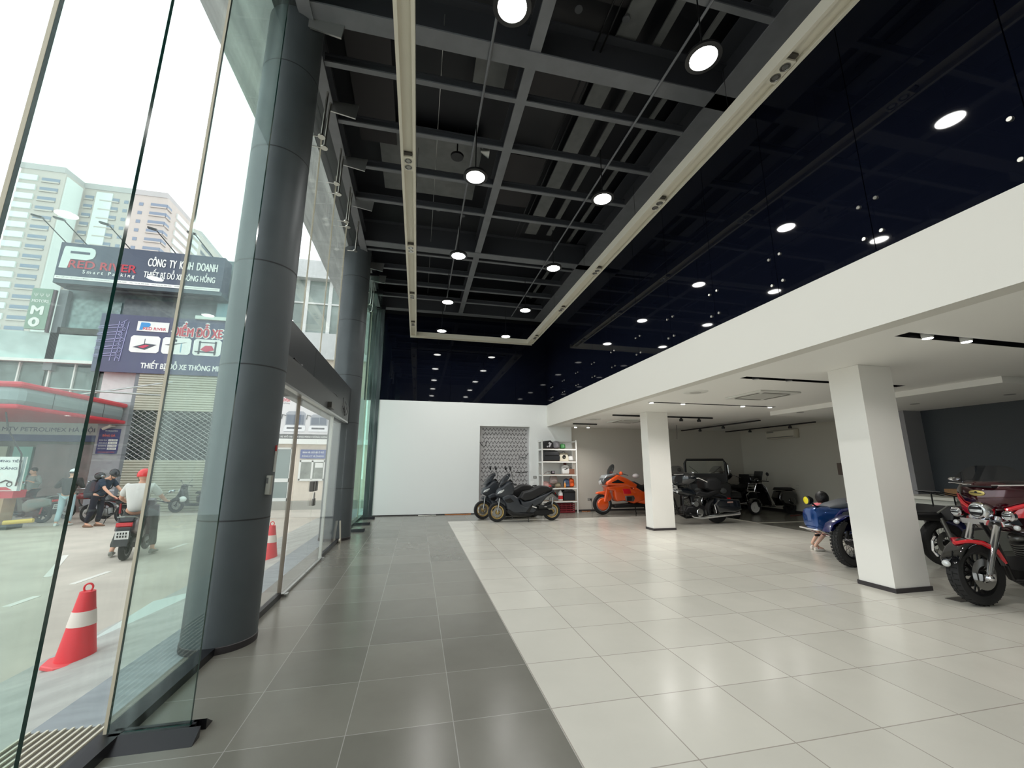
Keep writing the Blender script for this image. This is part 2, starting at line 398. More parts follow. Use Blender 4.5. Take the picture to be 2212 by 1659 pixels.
for base in (-.26, 4.03, 8.93):
    ys = [4.65, 5.55, 6.45, 7.35, 8.15] if base == 4.03 else ([9.24, 10.12, 11.03, 11.93] if base > 5 else [.3, 1.2, 2.1, 3.0])
    for yy in ys:
        if base < 0 and yy < 2.5: continue
        if yy == 8.15: continue
        for (xa, xb, side) in ((-1.35, 1.1, 'left'), (1.24, 3.68, 'right')):
            beam('ceiling_joist', f'thin grey joist {side} of the middle beam, {ordn[k]} row from the near end', 'x', xa, xb, yy, 6.4, .13, .07, 'thin ceiling joists')
        k += 1
# things above the steel
dk2 = mat('grey_board', (108, 110, 110), .7, var=.1)
def bd(label, x0, x1, y0, y1, z, m=dk2, name='ceiling_board'):
    tag(MB().bx(x0, x1, y0, y1, z, z+.03).build(name, m, None, False), label, 'ceiling board', 'boards and strips under the dark deck')
bd('pale grey ceiling board beside the near cross beam left of the middle beam', .55, 1.02, 4.4, 5.2, 7.05)
bd('large grey ceiling board above the hanging fan left of the middle beam', -.9, .9, 6.2, 7.9, 7.1)
bd('grey ceiling board right of the middle beam behind the near cross beam', 1.35, 2.25, 4.3, 5.3, 7.1, mat('grey_board_dark', (52, 50, 52), .7))
bd('small grey ceiling board right of the middle beam', 1.35, 2.1, 6.4, 7.9, 7.1, mat('grey_board_dark', (52, 50, 52), .7))
bd('brownish grey ceiling board near the facade', -1.2, -.6, 4.4, 6.6, 7.05, mat('grey_board_dark', (52, 50, 52), .7))
bd('brownish grey ceiling board at the top edge right of the middle beam', 1.5, 2.6, 2.6, 3.7, 7.1, mat('grey_board_dark', (52, 50, 52), .7))
bd('wide pale grey duct strip running lengthwise under the deck', 2.28, 2.56, 2.4, 8.7, 6.98, name='duct_strip')
bd('narrow grey strip running lengthwise under the deck', 2.82, 2.93, 2.4, 8.7, 7.0, name='duct_strip')
bd('thin grey strip nearest the dark glass wall under the deck', 3.42, 3.5, 2.4, 12.5, 7.0, name='duct_strip')
bd('narrow grey strip in the far ceiling bay', 2.5, 2.6, 9.3, 10.4, 7.0, name='duct_strip')
def pipe(label, pts, r=.012, m=None, name='conduit_pipe'):
    tag(MB().tube(pts, r, 8).build(name, m or steelp, None), label, 'pipe', 'conduits along the ceiling')
pipe('thin conduit carrying the left row of pendant lamps', [(.64, -2.5, 6.36), (.64, 12.6, 6.36)], .016)
pipe('thin conduit carrying the right row of pendant lamps', [(2.86, -2.5, 6.36), (2.86, 4, 6.36), (2.84, 12.6, 6.36)], .016)
pipe('thin dark cable tray edge right of the middle beam', [(1.98, 2, 6.75), (1.98, 8.6, 6.75)], .013, black)
pipe('second thin dark cable tray edge right of the middle beam', [(2.08, 2, 6.75), (2.08, 8.6, 6.75)], .013, black)
pipe('thin pale suspension wire line left of the left lamp row', [(.08, 3.9, 6.6), (.08, 11.9, 6.6)], .005, alum)
# round discs on the beams
for (x, yy, z, w) in [(-.9, 3.0, 6.9, 'left'), (-.1, 3.3, 6.9, 'middle'), (2.2, 3.4, 6.9, 'right')]:
    pass
sen = thing('ceiling_fan', 'dark round device hanging on a rod in the ceiling', 'ceiling device', (.42, 6.0, 6.5))
MB().lathe([(0, 0), (.1, 0), (.11, .03), (.04, .06), (0, .06)], (0,0,0)).build('disc', black, sen); MB().cyl((0,0,.05), (0,0,.58), .012, n=8).build('rod', black, sen)
sp = thing('spotlight', 'silver spotlight clamped to the ceiling near the second left pendant', 'spotlight', (.78, 5.75, 6.48))
MB().lathe([(.02, .0), (.05, .05), (.09, .13), (.085, .13), (.045, .06), (0, .05)], (0,0,0), 'x').build('shade', alum, sp); MB().cyl((0,0,0), (0,0,.2), .012, n=8).build('bracket', steelp, sp)
dm = mat('speaker_disc', (96, 98, 102), .6)
for i, (x, yy) in enumerate([(-1.0, 3.5), (-.35, 3.75), (.45, 3.05), (.5, 3.72), (1.65, 3.15), (1.68, 3.75), (2.3, 3.72), (-.9, 8.1), (-.35, 8.12), (.2, 8.2), (.75, 8.3)]):
    tag(MB().lathe([(0, 0), (.045, 0), (.05, .012), (0, .012)], (x, yy, 6.95)).build('sprinkler_disc', dm, None), f'{ordn[i]} small grey round disc under the dark deck, counted from the near end', 'ceiling disc', 'small round discs under the deck')
# ================================================================ suspended trough frame
trm = mat('trough_paint', (226, 221, 205), .5)
tr = thing('suspended_light_frame', 'long cream U-shaped suspended light trough frame under the dark ceiling', 'light trough', (1.59, 5, 5.46))
def chan(x0, x1, y0, y1, along):
    mb = MB(); h = .13; lip = .035; d = .05
    if along == 'y':
        mb.bx(x0, x0+.02, y0, y1, 0, h).bx(x1-.02, x1, y0, y1, 0, h).bx(x0, x0+lip, y0, y1, -.012, 0).bx(x1-lip, x1, y0, y1, -.012, 0)
        mb.bx(x0+.02, x1-.02, y0, y1, d, d+.02)
    else:
        mb.bx(x0, x1, y0, y0+.02, 0, h).bx(x0, x1, y1-.02, y1, 0, h).bx(x0, x1, y0, y0+lip, -.012, 0).bx(x0, x1, y1-lip, y1, -.012, 0)
        mb.bx(x0, x1, y0+.02, y1-.02, d, d+.02)
    return mb
ox, oy = 1.59, 5
chan(-.39-ox, -.2-ox, -2.5-oy, 12.6-oy, 'y').build('channel', trm, tr, False)
chan(3.36-ox, 3.57-ox, -2.5-oy, 12.6-oy, 'y').build('channel', trm, tr, False)
chan(-.39-ox, 3.57-ox, 12.6-oy, 12.79-oy, 'x').build('channel', trm, tr, False)
hole = mat('dark_hole', (70, 66, 60), .6); refl_ = mat('gimbal_silver', (190, 188, 182), .25, metal=.8)
for X, ys in ((-.295, (5.02, 7.3, 9.55, 11.57)), (3.465, (2.82, 5.08, 7.37, 9.54, 12.0))):
    for yy in ys:
        g = MB().bx(-.062, .062, -.13, .13, -.004, .04).m(1)
        for s_ in (-.06, .06): g.lathe([(.05, -.004), (.05, -.009), (.042, -.009), (.04, -.004)], (0, s_, -.001), n=20).m(2).lathe([(.041, -.0055), (.03, -.0055)], (0, s_, -.001), n=20).m(1).lathe([(.03, -.006), (0, -.006)], (0, s_, -.001), n=20)
        g.m(2).bx(-.05, .05, -.175, -.13, .02, .045)
        q = g.build('gimbal_light', [trm, refl_, hole], tr); q.location = (X-ox, yy-oy, .0)
        MB().tube([(0,0,.12), (0,0,.95)], .003, 5).build('suspension_wire', black, tr).location = (X-ox+.09, yy-oy+.8, 0)
# ================================================================ pendant lamps
def pendant():
    t = thing('pendant_lamp', '', 'pendant lamp')
    MB().lathe([(0, .09), (.06, .09), (.07, .05), (.165, .035), (.172, 0), (.13, -.004), (.13, .004)], n=32).build('housing', mat('lamp_housing', (24, 24, 26), .4), t)
    MB().lathe([(0, -.001), (.128, -.001), (.128, .004), (0, .004)], n=32).build('lens', lens, t)
    MB().cyl((0,0,.09), (0,0,.86), .008, n=8).build('cord', black, t)
    return t
LAMPS = [(.64, 2.84, 'left'), (.62, 5.08, 'left'), (.6, 7.35, 'left'), (.56, 9.7, 'left'), (.54, 11.98, 'left'), (2.6, 2.87, 'right'), (2.57, 5.13, 'right'), (2.55, 7.42, 'right'), (2.57, 9.8, 'right'), (2.53, 12.07, 'right')]
ld = bpy.data.lights.new('lamp_light', 'AREA'); ld.shape = 'DISK'; ld.size = .25; ld.energy = 8; ld.color = (1, .985, .95)
ld.spread = radians(150)
pl = pendant(); nm = ['nearest', 'second', 'third', 'fourth', 'farthest']
for i, (x, yy, sd) in enumerate(LAMPS + [(.64, .55, 'left'), (2.6, .55, 'right')]):  # last two lamps hang out of view, added for their light
    o = pl if i == 0 else dup(pl)
    o.location = (x, yy, 5.46)
    o['group'] = 'round pendant lamps'
    o['label'] = f'{nm[i%5]} lit round pendant lamp of the {sd} row' if i < 10 else f'round pendant lamp of the {sd} row, added unseen behind the photographer'
    l = bpy.data.objects.new('lamp_light', ld); COL.objects.link(l); l.parent = o; l.location = (0, 0, -.012)
# ================================================================ columns
def square_pillar(x0, x1, y0, y1, label):
    t = thing('square_pillar', label, 'pillar', ((x0+x1)/2, (y0+y1)/2, 0)); a, b_ = (x1-x0)/2, (y1-y0)/2
    MB().bx(-a, a, -b_, b_, .0, GZ-.002).build('shaft', mat('pillar_paint', (236, 234, 228), .5), t, False)
    MB().bx(-a-.015, a+.015, -b_-.015, b_+.015, 0, .05).build('base_trim', trimd, t, False)
square_pillar(5.62, 6.17, 4.13, 4.55, 'white square pillar in front of the blue sidecar, dark base strip')
square_pillar(5.47, 6.04, 9.1, 9.42, 'white square pillar between the orange and black touring motorcycles')
def round_column(x, yy, r, label):
    t = thing('round_column', label, 'column', (x, yy, 0))
    MB().lathe([(r, .0), (r, 6.5)], n=48).build('cladding', dgrey, t)
    m = MB()
    for z in (1.02, 2.38, 3.4, 4.65, 5.7): m.lathe([(r+.0015, z-.006), (r+.0015, z+.006)], n=48)
    m.build('panel_joint', mat('joint_dark', (40, 42, 44), .6), t)
    MB().lathe([(r+.006, 0), (r+.006, .05), (r, .055)], n=48).build('base_ring', trimd, t)
round_column(-1.575, 4.31, .275, 'near round dark grey clad column at the glass facade')
round_column(-1.59, 9.48, .305, 'far round dark grey clad column past the glass doors')
# ================================================================ glass facade
FX = -1.58
seal = mat('silicone_joint', (196, 186, 164), .45)
shoe = mat('fin_shoe_black', (26, 26, 30), .35, metal=.3)
fin_no = 0
def window(n, y0, y1, z0, z1):
    o = MB().bx(FX-.007, FX+.007, y0+.006, y1-.006, z0, z1).build(f'window_{n}', pane, None, False); tag(o, kind='structure'); return o
joints = [.62, 1.79, 2.97]
win = [(-1.7, .62), (.62, 1.79), (1.79, 2.97), (2.97, 4.10), (9.72, 10.43), (10.43, 11.56), (11.56, 12.77), (12.77, 13.32)]
for i, (a, b_) in enumerate(win): window(i+1, a, b_, .05, 6.42)
for i, (a, b_) in enumerate([(4.53, 5.69), (5.69, 6.79), (6.79, 7.93), (7.93, 9.2)]): window(9+i, a, b_, 3.1, 6.42)
for i, yy in enumerate([1.79, 2.97, 10.43, 11.56, 12.77]):
    lab = {0: 'nearest teal-edged glass fin at the far left of the photo', 1: 'glass fin with dark floor shoe in front of the near round column', 2: 'first glass fin behind the far round column', 3: 'second glass fin behind the far round column', 4: 'third glass fin behind the far round column, nearest the white wall'}[i]
    t = thing('glass_fin', lab, 'glass fin', (FX, yy, 0), 0, 'vertical glass fins of the facade')
    e = MB().bx(.012, .405, -.0095, .0095, .05, 6.4)
    # broad faces tinted, narrow faces dark edge
    me = e.build('blade', [finm, finedge], t, False)
    for p_ in me.data.polygons: p_.material_index = 0 if abs(p_.normal.y) > .5 else 1
    MB().bx(-.006, .011, -.0095, .0095, .05, 6.4).build('joint_bead', seal, t, False)
    s_ = MB().bx(.03, .43, -.035, -.012, 0, .055).bx(.03, .43, .012, .035, 0, .055).prism([(-.09, 0), (.09, 0), (.036, .055), (-.036, .055)], 'x', .41, .43)
    s_.prism([(.036, .055), (.036, 0), (.12, 0)], 'x', .03, .47).prism([(-.036, .055), (-.036, 0), (-.12, 0)], 'x', .03, .47)
    s_.build('shoe', shoe, t, False)
    MB().bx(.1, .4, -.03, .03, 6.3, 6.42).build('head_clamp', shoe, t, False)
for (a, b_) in [(-2.9, 4.05), (9.76, 13.33)]:
    tag(MB().bx(FX-.03, FX+.08, a, b_, 0, .055).build('trim_sill', shoe, None, False), kind='structure')
# upper joints above the doors
for i, yy in enumerate((5.69, 6.79, 7.93)):
    tag(MB().bx(FX-.009, FX+.009, yy-.005, yy+.005, 3.1, 6.4).build('trim_joint', seal, None, False), kind='structure')
for i, (yy, zt, zb) in enumerate([(5.03, 6.2, 5.67), (5.2, 6.2, 5.65), (6.05, 6.2, 5.74), (6.22, 6.2, 5.68), (6.98, 6.2, 5.68), (7.15, 6.2, 5.68), (8.05, 6.2, 5.7), (10.2, 6.2, 5.75), (10.9, 6.2, 5.7), (11.3, 6.2, 5.65)]):
    t = thing('glass_support_rod', f'{ordn[i]} slim steel hanger rod with end disc at the top of the facade glass', 'steel rod', (-1.40, yy, zb), 0, 'steel hanger rods above the doors')
    MB().cyl((0, 0, 0), (.02, -.0, .72), .015, n=10).build('rod', stand, t)
    MB().lathe([(0, -.012), (.045, -.012), (.045, .004), (0, .004)], n=18).cyl((0, 0, -.004), (-.15, 0, -.004), .009, n=8).build('end_disc', stand, t)
for i, yy in enumerate((5.22, 6.28, 7.38, 4.1, 9.9, 10.6)):
    tag(MB().prism([(-1.40, 6.42), (-1.02, 6.42), (-1.05, 6.2), (-1.40, 6.26)], 'y', yy, yy+.02).build('bracket_plate', alum, None, False), f'{ordn[i]} light steel bracket plate on the beam above the facade', 'bracket', 'steel bracket plates')
# ---------------------------------------------------------------- beam above the doors
tag(MB().bx(-1.70, -1.45, 4.5, 6.02, 2.34, 3.09).build('trim_door_head', dgrey2, None, False), kind='structure')
tag(MB().bx(-1.70, -1.45, 6.03, 9.3, 2.34, 3.09).build('trim_door_head', dgrey2, None, False), kind='structure')
op = thing('door_operator_box', 'long grey metal sliding door operator box above the glass doors', 'door operator', (-1.39, 6.7, 2.34))
MB().bx(-.058, .0, -2.15, 2.0, 0, .3).build('housing', mat('operator_grey', (88, 90, 90), .45, metal=.3), op, False)
MB().bx(-.058, .004, -2.15, 2.0, -.03, 0).build('rail', alum, op, False)
sn = MB().bx(.001, .06, .05, .3, .02, .11).build('sensor', mat('sensor_grey', (70, 68, 64), .4), op, False)
wr = thing('loose_cables', 'tangled loose cables hanging on the dark beam above the glass doors', 'cable', (-1.44, 6.5, 2.65))
def wire(pts, r, m, nm_='cable'):
    P = [Vector((x, yy-6.5, z-2.65)) for x, yy, z in pts]; out = []
    for i in range(len(P)-1):
        a = P[max(0, i-1)]; b_ = P[i]; c = P[i+1]; d = P[min(len(P)-1, i+2)]
        for k in range(6):
            t = k/6; out.append(.5*((2*b_)+(c-a)*t+(2*a-5*b_+4*c-d)*t*t+(3*b_-a-3*c+d)*t**3))
    out.append(P[-1]); MB().tube(out, r, 6).build(nm_, m, wr)
yel = mat('yellow_wire', (150, 150, 60), .5)
wire([(0,5.03,2.69),(0.02,5.2,2.66),(.02,5.3,2.68)], .012, black, 'cable_end')
wire([(0,5.2,2.68),(.02,5.35,2.62),(.03,5.55,2.58),(.02,5.7,2.62)], .008, yel)
wire([(0,5.62,2.68),(.03,5.72,2.62),(.02,5.9,2.62),(.02,6.2,2.64),(.02,6.5,2.60),(.02,6.7,2.52),(.0,6.8,2.5)], .008, black)
wire([(0,5.6,2.62),(.02,5.63,2.5),(.02,5.6,2.46)], .008, black)
wire([(.02,5.8,2.62),(.03,6.0,2.5),(.03,5.95,2.4),(.03,5.75,2.4),(.03,5.7,2.48)], .004, black)
wire([(0,6.5,2.66),(0,6.9,2.64),(.0,7.5,2.7),(.02,7.9,2.62),(.07,8.1,2.5),(.07,8.3,2.42),(.07,8.45,2.52),(.07,8.3,2.62),(.07,8.1,2.55),(.07,8.2,2.4)], .005, black)
wire([(.07,7.9,2.7),(.07,7.98,2.5),(.07,8.2,2.45),(.07,8.35,2.6),(.07,8.15,2.66)], .005, black)
# ---------------------------------------------------------------- glass doors
GD = -1.47
doorg = glass('door_glass', (.965, .975, .96))
def fixed(n, y0, y1):
    t = tag(thing(f'window_{n}', None, None, (GD, (y0+y1)/2, 0)), kind='structure'); h = (y1-y0)/2
    MB().bx(-.006, .006, -h, h, .05, 2.32).build('glass', doorg, t, False); MB().bx(-.025, .025, -h, h, 0, .06).build('sill', shoe, t, False)
fixed(13, 4.58, 5.5); fixed(14, 7.62, 9.16)
tag(MB().bx(GD-.02, GD+.02, 5.505, 5.53, 0, 2.32).build('trim_door_post', mat('bronze_profile', (134, 124, 112), .35, metal=.4), None, False), kind='structure')
tag(MB().bx(GD-.02, GD+.02, 7.56, 7.61, 0, 2.32).build('trim_door_post', mat('milky_profile', (198, 202, 196), .4), None, False), kind='structure')
for n, (y0, y1, yl) in enumerate([(5.54, 6.55, 6.49), (6.56, 7.56, 6.63)]):
    t = tag(thing(f'door_{n+1}', None, None, (GD+.03, y0, 0)), kind='structure')
    MB().bx(-.006, .006, 0, y1-y0, .012, 2.31).build('glass', doorg, t, False)
    MB().bx(-.014, .014, 0, y1-y0, .012, .035).build('bottom_rail', alum, t, False)
    MB().bx(-.03, .035, yl-y0-.055, yl-y0+.055, 1.12, 1.26).build('lock_box', mat('lock_metal', (100, 98, 94), .35, metal=.7), t, False, bevel=.01)
    MB().bx(-.035, .045, (0 if n == 0 else y1-y0-.09), (.09 if n == 0 else y1-y0), 0, .03).build('floor_guide', alum, t, False)
pk = thing('padlock', 'metal padlock hanging on the seam of the glass doors', 'padlock', (GD+.05, 6.56, .92))
MB().puff([(-.045,0),(.045,0),(.05,.06),(.03,.1),(-.03,.1),(-.05,.06)], .018, .01).build('body', mat('lock_metal', (100,98,94), .35), pk).rotation_euler = (0,0,pi/2)
MB().tube([(0,-.03,.09),(0,-.03,.15),(0,-.015,.18),(0,.015,.18),(0,.03,.15),(0,.03,.09)], .007, 8).build('shackle', steel, pk)
def ondoor(): pass
ca, sa = cos(.5), sin(.5)
cr = thing('access_reader', 'grey door access button box on the near round column', 'access control', (-1.33, 4.22, 1.22), -.2)
MB().puff([(-.055,0),(.055,0),(.055,.17),(-.055,.17)], .018, .008).build('housing', mat('reader_grey', (150, 148, 138), .4), cr)
MB().bx(-.03, .03, -.021, -.017, .1, .15).build('keypad', mat('reader_dark', (80, 80, 78), .4), cr, False)
st = thing('hanging_tag', 'white paper tag with red top taped to the near round column', 'tag', (-1.315, 4.29, 1.42), -.1)
MB().bx(-.03, .03, -.006, .0, -.0, .24).build('card', mat('tag_white', (205, 202, 196), .6), st, False); MB().bx(-.03, .03, -.008, -.006, .19, .245).build('header', mat('tag_red', (190, 60, 60), .6), st, False)
tg = thing('door_stopper_bar', 'small cream bar leaning at the foot of the far round column', 'bar', (-1.42, 9.05, 0), 0)
MB().obx((0,0,.2), (.02,.05,.42), (0,-.08,0)).cyl((-.012,0,.03),(.012,0,.03),.045).build('bar', mat('cream_bar', (185,180,165), .5), tg)
# ================================================================ outside canopy above facade
can = mat('canopy_soffit', (222, 230, 235), .3, var=.25, vscale=1.2, stretch=(6, .5, 1), stops=(.35, .7))
tag(MB().bx(-2.52, -1.76, -3, 19.1, 6.42, 6.6).build('entrance_canopy', can, None, False), 'long streaky blue-grey canopy soffit outside above the facade', 'canopy')
# ================================================================ outside ground
GR = -.3
asp = mat('concrete_yard', (186, 178, 166), .8, var=.09, vscale=1.3, bump=.2, bscale=15)
ramp = mat('ramp_concrete', (166, 166, 160), .7, var=.12, vscale=2, bump=.3, bscale=12, stretch=(1, 2.2, 1))
struct('floor_yard', MB().bx(-90, -3.0, -12, 60, GR-.2, GR).bx(-3.0, 8, 16, 60, GR-.2, GR).bx(-3.0, -1.72, -12, 60, GR-.2, GR-.01), asp)
struct('floor_entrance', MB().bx(-2.07, -1.72, -3, 16, -.25, -.004), mat('entrance_stone', (140, 146, 150), .5, var=.12, vscale=3, stretch=(1,3,1)))
struct('floor_ramp', MB().prism([(-2.07, -.004), (-2.07, -.35), (-3.3, -.35), (-3.3, GR+.002)], 'y', -3, 16), ramp)
wl = mat('road_marking_white', (214, 212, 204), .7)
def gmark(x, y0, y1, w, k, lab): tag(MB().bx(x-w/2, x+w/2, y0, y1, GR, GR+.004).build('road_marking', wl, None, False), lab, 'road marking', 'painted dashes in the yard')
gmark(-5.05, 7.0, 7.45, .1, 0, 'white painted dash on the yard left of the red cone')
gmark(-5.05, 8.05, 8.85, .09, 1, 'white painted dash on the yard behind the red cone')
gmark(-5.15, 10.85, 11.5, .09, 2, 'white painted dash on the yard right of the rider in white')
for i, (p0, p1) in enumerate([((142, 1213), (245, 1182)), ((140, 1182), (260, 1168))]):
    pass
tag(MB().obx((-6.3, 9.6, GR+.003), (.09, 2.2, .004), (0, 0, .5)).build('road_marking', wl, None, False), 'long faded white line on the yard left of the rider in white', 'road marking', 'painted dashes in the yard')
# metal grating mat
gt = thing('entrance_grating', 'striped aluminium entrance grating mat outside the nearest glass', 'grating', (-1.84, 1.55, .0))
MB().bx(-.22, .22, -1.6, 1.62, -.003, .002).build('tray', mat('grating_dark', (96, 88, 78), .7), gt, False)
for i in range(11):
    MB().bx(-.215+i*.041, -.203+i*.041, -1.6, 1.62, .002, .012).build('slat', mat('grating_slat', (215, 208, 190), .4, metal=.2), gt, False)
# plate on the ground
t = tag(MB().obx((-2.95, 6.1, -.225), (.55, 1.3, .025), (0, -.18, .1)).build('ramp_plate', mat('pale_plate', (196, 206, 200), .6), None, False), 'pale board lying on the ramp behind the red cone', 'board')
# ---------------------------------------------------------------- cones
red = mat('cone_red', (222, 44, 56), .45); redl = mat('cone_red_base', (226, 84, 88), .5); cw = mat('cone_band', (226, 214, 204), .5)
def cone(loc, label, rz=0, s=1):
    t = thing('traffic_cone', label, 'traffic cone', loc, rz, 'red and white traffic cones'); t.scale = (s, s, s)
    b_ = MB(); b_.prism([(.2*cos(a+.39)*1.05, .2*sin(a+.39)*1.05) for a in [k*pi/4 for k in range(8)]], 'z', 0, .035).build('base', redl, t, bevel=.008)
    r = lambda z: .135 - (z-.035)*.15
    MB().lathe([(r(.035), .035), (r(.3), .3), (r(.3)+.004, .302)], n=36).m(0).lathe([(r(.42)+.004, .42), (r(.42), .422), (r(.56), .56), (r(.57), .575), (0, .58)], n=36).build('body', red, t)
    MB().lathe([(r(.3)+.004, .3), (r(.42)+.004, .42)], n=36).build('reflective_band', cw, t)
    MB().tube([(.03*cos(a), 0, .605+.035*sin(a)) for a in [k*2*pi/14 for k in range(14)]], .008, 6, closed=True).build('ring_handle', red, t)
cone((-2.86, 4.77, -.215), 'large red traffic cone with one pale band outside the nearest glass', .3, 1.0)
cone((-2.42, 8.25, -.12), 'red traffic cone half hidden behind the near round column', .1, 1.0)
# ================================================================ buildings across the yard (facades parallel to X at Y=BF)
BF = 19.5
wclad = mat('white_clad_wall', (206, 208, 206), .5, var=.04)
gclad = mat('grey_clad_wall', (150, 152, 156), .4)
gclad2 = mat('grey_clad_side', (112, 118, 122), .45)
bframe = mat('white_window_frame', (226, 228, 224), .45)
bglass = mat('outdoor_window_glass', (96, 112, 108), .08, var=.35, vscale=2.5)
signb = mat('sign_dark_blue', (66, 74, 92), .5, var=.08, vscale=.8)
signb2 = mat('poster_blue_grey', (78, 82, 108), .5, var=.1, vscale=.8)
swhite = mat('sign_white', (228, 230, 226), .5); sred = mat('sign_red', (176, 44, 60), .5); sredb = mat('poster_red', (196, 60, 78), .5); sblue = mat('sign_blue', (60, 140, 200), .5)
F3 = (pi/2, 0, 0)
# --- middle building with the roller shutter
mb = thing('shutter_building', 'dark commercial building with roller shutter across the yard', 'building', (-9.8, BF, GR))
ox, oz = -9.8, GR
def B(x0, x1, z0, z1, y0=0, y1=.3, m=None, name='wall', par=None):
    return MB().bx(x0-ox, x1-ox, y0, y1, z0-oz, z1-oz).build(name, m, par or mb, False)
B(-14.6, -8.2, 5.2, 10.7, .35, 8, mat('upper_facade', (100, 116, 118), .4, var=.2), 'upper_wall')
B(-11.3, -7.4, GR, 5.2, .3, 8, gclad2, 'lower_wall')
B(-12.4, -11.45, GR, 4.0, -.0, .5, gclad, 'clad_pier'); B(-11.45, -11.3, GR, 5.3, -.0, .6, gclad2, 'pier_side')
for z in (1.88, 3.05): B(-12.41, -11.29, z, z+.015, -.004, 0, black, 'joint')
B(-12.0, -11.6, .3, 1.2, -.006, 0, mat('hatch_grey', (138, 140, 142), .5), 'hatch_door')
B(-7.5, -6.4, GR, 11, -.1, 8, gclad2, 'corner_wall')
B(-14.3, -12.6, 6.9, 8.3, .3, .36, mat('dusty_window', (128, 152, 150), .15, var=.25), 'window')
B(-12.5, -8.6, 7.7, 8.5, .28, .36, mat('band_window', (104, 112, 116), .2, var=.15), 'window')
B(-8.9, -8.3, 7.7, 8.5, .0, .36, mat('blue_grey_panel', (120, 150, 156), .4), 'side_panel')
B(-14.5, -12.6, 6.7, 7.0, .1, .3, mat('weathered_ledge', (66, 68, 60), .8, var=.5, vscale=4), 'ledge')
B(-14.7, -14.4, 5.2, 8.6, .1, .3, gclad2, 'post')
# roller shutter : slats + mesh
sh = mat('shutter_slat', (178, 176, 160), .45, metal=.2)
m = MB(); z = GR
def slats(z0, z1):
    z = z0
    while z < z1-.01:
        m.prism([(.0, z-oz), (-.035, z+.02-oz), (-.035, z+.075-oz), (0, z+.1-oz)], 'x', -11.3-ox, -7.5-ox); z += .1
slats(GR, 1.66); slats(3.68, 5.2)
m.build('shutter_slats', sh, mb, False)
mm = MB(); x0, x1, z0, z1 = -11.3-ox, -7.5-ox, 1.66-oz, 3.68-oz
st_ = .26
for sgn in (1, -1):
    k = -30
    while k < 40:
        a = x0 + k*st_; pts = []
        # line x = a + sgn*(z-z0)*1.25
        zs = [z0, z1]; P = []
        for zz in zs: P.append((a + sgn*(zz-z0)*1.5, zz))
        (xa, za), (xb, zb) = P
        def clip(xv): return za + (xv-xa)/(xb-xa)*(zb-za)
        if max(xa, xb) > x0 and min(xa, xb) < x1:
            if xa < x0: za, xa = clip(x0), x0
            if xb < x0: zb, xb = clip(x0), x0
            if xa > x1: za, xa = clip(x1), x1
            if xb > x1: zb, xb = clip(x1), x1
            if abs(za-zb) > .02: mm.tube([(xa, -.02, za), (xb, -.02, zb)], .012, 4)
        k += 1
mm.build('shutter_grille', alum, mb)
B(-11.3, -7.5, 1.66, 3.68, .2, .25, mat('shutter_dark', (50, 58, 56), .6), 'dark_interior')
# billboard at the roof
bb = thing('roof_billboard', 'dark blue billboard with white lettering on the roof of the shutter building', 'sign', (-14.37, BF-.75, 8.46)); bb.scale = (.9615, .9615, .9615)
def R_(x0, x1, z0, z1, m, name, y=-.02, d=.02, par=None):
    return MB().bx(x0, x1, y, y+d, z0, z1).build(name, m, par or bb, False)
kk = (BF-.75)/BF   # billboard stands .75 m in front of the wall
MB().bx(0, 6.1, 0, .7, .28, 1.93).build('board', signb, bb, False)
MB().bx(0, 6.15, 0, .75, .12, .28).build('bottom_box', mat('sign_under', (74, 88, 96), .5), bb, False)
R_(.03, 6.05, .3, .44, swhite, 'address_strip')
# big P logo
pg = MB()
pg.prism([(0,0),(.28,0),(.34,.42),(.9,.42),(1.1,.5),(1.17,.64),(1.17,.8),(1.12,.93),(1.0,.98),(.1,.98),(.06,.9)], 'y', -.03, -.015)
lg = pg.build('logo_letter', mat('logo_pale', (205, 216, 212), .5), bb, False); lg.location = (.1, 0, .78)
R_(.4, 1.08, 1.45, 1.56, signb, 'logo_slot', -.034, .02)
text('RED RIVER', bb, 'lettering', sred, (.42, -.02, .82), 2.4, .34, F3, .003, .02)
text('Smart Parking', bb, 'lettering', swhite, (.95, -.02, .56), 1.85, .2, F3, .006, .01, space=1.5)
text('CÔNG  TY  KINH  DOANH', bb, 'lettering', swhite, (3.2, -.02, 1.2), 2.65, .46, F3, .003, .015)
text('THIẾT BỊ ĐỖ XE SÔNG HỒNG', bb, 'lettering', swhite, (3.12, -.02, .6), 2.7, .5, F3, .003, .015)
text('ĐC: SỐ 161 LÊ VĂN LƯƠNG - Q. THANH XUÂN - TP. HÀ NỘI    TEL: 04.36 320 620    FAX: 04.36 320 620    WEBSITE: REDRIVERSMARTPARKING.COM', bb, 'lettering', mat('tiny_text', (90, 92, 92), .6), (.1, -.03, .34), 5.9, .07, F3, .003)
MB().obx((3.0, .3, .06), (5.4, .1, .1)).build('support_bar', dgrey2, bb, False)
for i, x in enumerate((.1, .8, 2.3, 3.95, 5.35)):
    f = thing('billboard_floodlight', f'{ordn[i]} floodlight on a thin arm from the left above the billboard', 'floodlight', (-14.3+x, BF-.75, 10.25), 0, 'floodlights above the billboard')
    MB().cyl((0, .1, 0), (-.55, -.5, .72), .02, n=6).build('arm', black, f)
    MB().obx((-.65, -.62, .74), (.3, .22, .06), (.2, .1, .3)).build('lamp_head', dgrey2, f)
